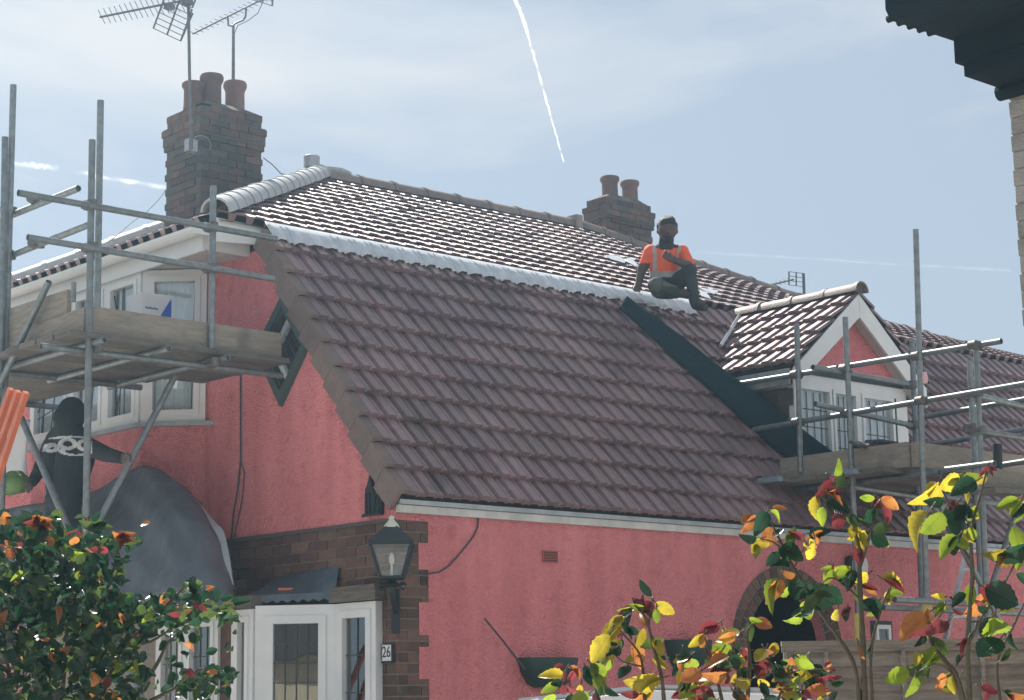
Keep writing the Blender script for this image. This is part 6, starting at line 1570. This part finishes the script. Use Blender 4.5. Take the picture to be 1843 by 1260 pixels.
for i in range(95):
    x = rg.uniform(1225, 1445); y0_ = 1120 + abs(x - 1330) * .22 + 20; y = rg.uniform(y0_ + 10, 1262); an = rg.uniform(0, 6.28); L = rg.uniform(20, 46)
    LV_D.append((x, y, x + L * math.cos(an), y + abs(L * math.sin(an)) * .8, rg.choice('YYOORGGMDDDR'), rg.uniform(.8, 1.2)))
for i in range(16):
    x = rg.uniform(1440, 1500); y = rg.uniform(1190, 1262); an = rg.uniform(0, 6.28); L = rg.uniform(18, 34); LV_D.append((x, y, x + L * math.cos(an), y + L * math.sin(an) * .6, rg.choice('RROYD')))
ST_D = [([(1330,1262,0),(1328,1200,0),(1320,1160,0),(1300,1128,0)],.008,.003),([(1345,1262,0),(1350,1190,0),(1345,1140,0),(1358,1118,0)],.007,.003),([(1300,1262,0),(1285,1200,0),(1268,1145,0)],.006,.003),([(1400,1262,0),(1420,1215,0),(1450,1205,0),(1490,1205,0)],.005,.002)]
bush('dense rose bush with orange and red leaves below the brick arch', 3.95, ST_D, LV_D, 1335)

# big bush at the lower left
def left_bush():
    D = 6.2; b0 = aD(120, 1260, D); b0.z = 0
    t = thing('rose_bush', b0, 'big dark leafy rose bush in front of the tarpaulin and bay window', 'rose bush', 'roses in front of the house')
    canes = [[(60,1262,0),(70,1150,0),(40,1030,0),(30,950,0)],[(110,1262,.1),(120,1150,.1),(110,1040,.1),(95,945,.1)],[(150,1262,-.1),(165,1180,-.1),(190,1080,-.1),(215,980,-.1)],[(180,1262,0),(220,1170,0),(300,1090,0),(345,1050,0),(390,1085,0)],[(20,1262,0),(5,1120,0),(-15,1000,0)],[(240,1262,0),(280,1200,0),(300,1160,0),(320,1140,0)],[(270,1262,0),(330,1230,0),(360,1205,0),(380,1210,0)],[(215,1165,0),(270,1155,0),(310,1128,0)]]
    for c in canes:
        stem(t, c, .012, .004, D)
        if c[0][1] > 1255:
            g0 = aD(c[0][0], c[0][1], D + c[0][2]); m_ = MB(); m_.tube([g0, Vector((g0.x * .7 + b0.x * .3, g0.y * .7 + b0.y * .3, 0))], .013, 7); m_.build('cane', stemM, t, smooth=True)
    r = random.Random(11); pts = []
    def inside(x, y):
        if x < 165: top = 930 + 12 * math.sin(x * .11) + 8 * math.sin(x * .31)
        elif x < 225: top = 950 + (x - 165) * .3 + 8 * math.sin(x * .3)
        elif x < 340: top = 1075 - (x - 225) * .10 + 12 * math.sin(x * .2)
        elif x < 425: top = 1040 + (x - 340) * .55
        else: return 0
        if y < top: return 0
        p = 1.0
        if x > 175 and 985 < y < 1045 and x < 235: p = .55
        if x > 225: 
            low = 1130 + (x - 225) * -.12
            if y > low: p = 0.75 if (x < 262) else (0.05 if x < 300 else (0.45 if (1195 < y < 1245 and x < 415) else 0.06))
        return p
    while len(pts) < 1900:
        x, y = r.uniform(-40, 425), r.uniform(925, 1275); p = inside(x, y)
        if r.random() < p: pts.append((x, y))
    pts += [(r.gauss(240, 14), r.gauss(960, 10)) for _ in range(6)] + [(r.uniform(395, 425), r.uniform(1085, 1115)) for _ in range(5)] + [(r.uniform(318, 352), r.uniform(1120, 1175)) for _ in range(8)]
    rest_ = MB(); k = 0; rmats = [LCOL['D'], LCOL['M']]
    lst = []
    for x, y in pts:
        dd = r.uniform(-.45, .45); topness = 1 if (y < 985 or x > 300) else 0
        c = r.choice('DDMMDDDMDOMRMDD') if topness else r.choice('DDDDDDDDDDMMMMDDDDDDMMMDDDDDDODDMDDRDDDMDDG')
        L = r.uniform(13, 25); an = r.uniform(-.6, 3.7)
        lst.append((dd, x, y, L, an, c))
    lst.sort()
    for i, (dd, x, y, L, an, c) in enumerate(lst):
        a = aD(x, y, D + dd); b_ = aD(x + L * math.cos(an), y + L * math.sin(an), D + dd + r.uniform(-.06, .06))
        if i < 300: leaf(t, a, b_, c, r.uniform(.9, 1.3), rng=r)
        else:
            d = b_ - a; Ln = d.length; ey = d.normalized(); view = (Vector(CP) - a).normalized(); ez = (view - ey * view.dot(ey)).normalized()
            ez = Matrix.Rotation(r.uniform(-1, 1), 3, ey) @ ez; ex = ey.cross(ez)
            src = LMESH['D'][r.randrange(4)]
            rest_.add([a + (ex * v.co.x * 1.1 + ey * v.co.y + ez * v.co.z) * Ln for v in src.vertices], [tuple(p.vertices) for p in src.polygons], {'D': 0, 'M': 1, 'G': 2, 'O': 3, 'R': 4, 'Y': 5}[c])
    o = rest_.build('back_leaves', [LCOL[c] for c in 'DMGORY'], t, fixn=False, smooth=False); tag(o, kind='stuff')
    # coral young shoots at the tips
    for x, y in ((66, 938), (74, 942), (220, 968)):
        for q in range(7):
            an = q * .9; a = aD(x + r.uniform(-6, 6), y + r.uniform(-4, 4), D - .42); b_ = aD(x + 13 * math.cos(an), y + 9 * math.sin(an), D - .46); leaf(t, a, b_, r.choice('ROO'), 1.0, rng=r)
left_bush()
# ------------------------------------------------------------------ vapour trails, high and far
vm = bpy.data.materials.new('vapour'); vm.use_nodes = True; t_ = vm.node_tree; n_ = t_.nodes; l_ = t_.links
bs = n_['Principled BSDF']; bs.inputs['Base Color'].default_value = (.9, .9, .9, 1); bs.inputs['Roughness'].default_value = 1
tr_ = n_.new('ShaderNodeBsdfTransparent'); tl_ = n_.new('ShaderNodeBsdfTranslucent'); tl_.inputs[0].default_value = (1, 1, 1, 1)
a1_ = n_.new('ShaderNodeMixShader'); a1_.inputs[0].default_value = .7; mxs = n_.new('ShaderNodeMixShader')
ge = n_.new('ShaderNodeNewGeometry'); nn = n_.new('ShaderNodeTexNoise'); nn.inputs['Scale'].default_value = .012; nn.inputs['Detail'].default_value = 6; l_.new(ge.outputs['Position'], nn.inputs['Vector'])
rr_ = n_.new('ShaderNodeValToRGB'); rr_.color_ramp.elements[0].position = .35; rr_.color_ramp.elements[1].position = .62; l_.new(nn.outputs['Fac'], rr_.inputs['Fac'])
lw_ = n_.new('ShaderNodeLayerWeight'); lw_.inputs[0].default_value = .5
iv = n_.new('ShaderNodeMath'); iv.operation = 'SUBTRACT'; iv.inputs[0].default_value = 1.0; l_.new(lw_.outputs['Facing'], iv.inputs[1])
pw = n_.new('ShaderNodeMath'); pw.operation = 'POWER'; pw.inputs[1].default_value = 1.6; l_.new(iv.outputs[0], pw.inputs[0])
mu = n_.new('ShaderNodeMath'); mu.operation = 'MULTIPLY'; l_.new(pw.outputs[0], mu.inputs[0]); l_.new(rr_.outputs[0], mu.inputs[1])
dens = n_.new('ShaderNodeMath'); dens.operation = 'MULTIPLY'; dens.inputs[1].default_value = .85; l_.new(mu.outputs[0], dens.inputs[0])
oi_ = n_.new('ShaderNodeObjectInfo'); dn2 = n_.new('ShaderNodeMath'); dn2.operation = 'MULTIPLY'; l_.new(dens.outputs[0], dn2.inputs[0]); l_.new(oi_.outputs['Alpha'], dn2.inputs[1])
l_.new(bs.outputs[0], a1_.inputs[1]); l_.new(tl_.outputs[0], a1_.inputs[2])
l_.new(dn2.outputs[0], mxs.inputs[0]); l_.new(tr_.outputs[0], mxs.inputs[1]); l_.new(a1_.outputs[0], mxs.inputs[2]); l_.new(mxs.outputs[0], n_['Material Output'].inputs[0])
def trail(pts, r0, r1, alpha, label, wig=1.0):
    D = 9000; m_ = MB(); Q = []; R2 = []; n = 60; rr = random.Random(3)
    for i in range(n + 1):
        t = i / n * (len(pts) - 1); k = min(int(t), len(pts) - 2); f = t - k
        x = pts[k][0] * (1 - f) + pts[k + 1][0] * f; y = pts[k][1] * (1 - f) + pts[k + 1][1] * f
        Q.append(aD(x + rr.uniform(-1, 1) * wig, y + rr.uniform(-1, 1) * wig, D)); s = i / n; R2.append((r0 + (r1 - r0) * s) * rr.uniform(.8, 1.2) * D / FPX)
    m_.tube(Q, R2, 10, cap=False); o = m_.build('vapour_trail', vm, None, smooth=True); o.color = (1, 1, 1, alpha)
    o.visible_shadow = True
    tag(o, label, 'vapour trail'); return o
trail([(915, -30), (940, 30), (965, 115), (990, 205), (1015, 292)], 4.2, 1.5, .9, 'bright white vapour trail descending steeply above the ridge', .8)
trail([(25, 294), (110, 303), (200, 322), (300, 338)], 6, 5, .30, 'soft broken vapour trail behind the left scaffold poles', 2)
trail([(1230, 452), (1400, 462), (1600, 475), (1820, 487)], 3, 3, .05, 'faint thin vapour trail low above the dormer', .6)

# ------------------------------------------------------------------ scattering volume added to stand in for lens flare
hz_ = MB(); hz_.ab((-156, -156, -1.0), (156, 156, 9.4)); hm_ = bpy.data.materials.new('flare_haze'); hm_.use_nodes = True; hn = hm_.node_tree; hn.nodes.clear()
ho = hn.nodes.new('ShaderNodeOutputMaterial'); pv = hn.nodes.new('ShaderNodeVolumePrincipled'); pv.inputs['Density'].default_value = 0.0038; pv.inputs['Anisotropy'].default_value = 0.80
pv.inputs['Color'].default_value = (0.52, 0.80, 1.0, 1); hn.links.new(pv.outputs[0], ho.inputs['Volume'])
tag(hz_.build('flare_haze', hm_), kind='stuff')
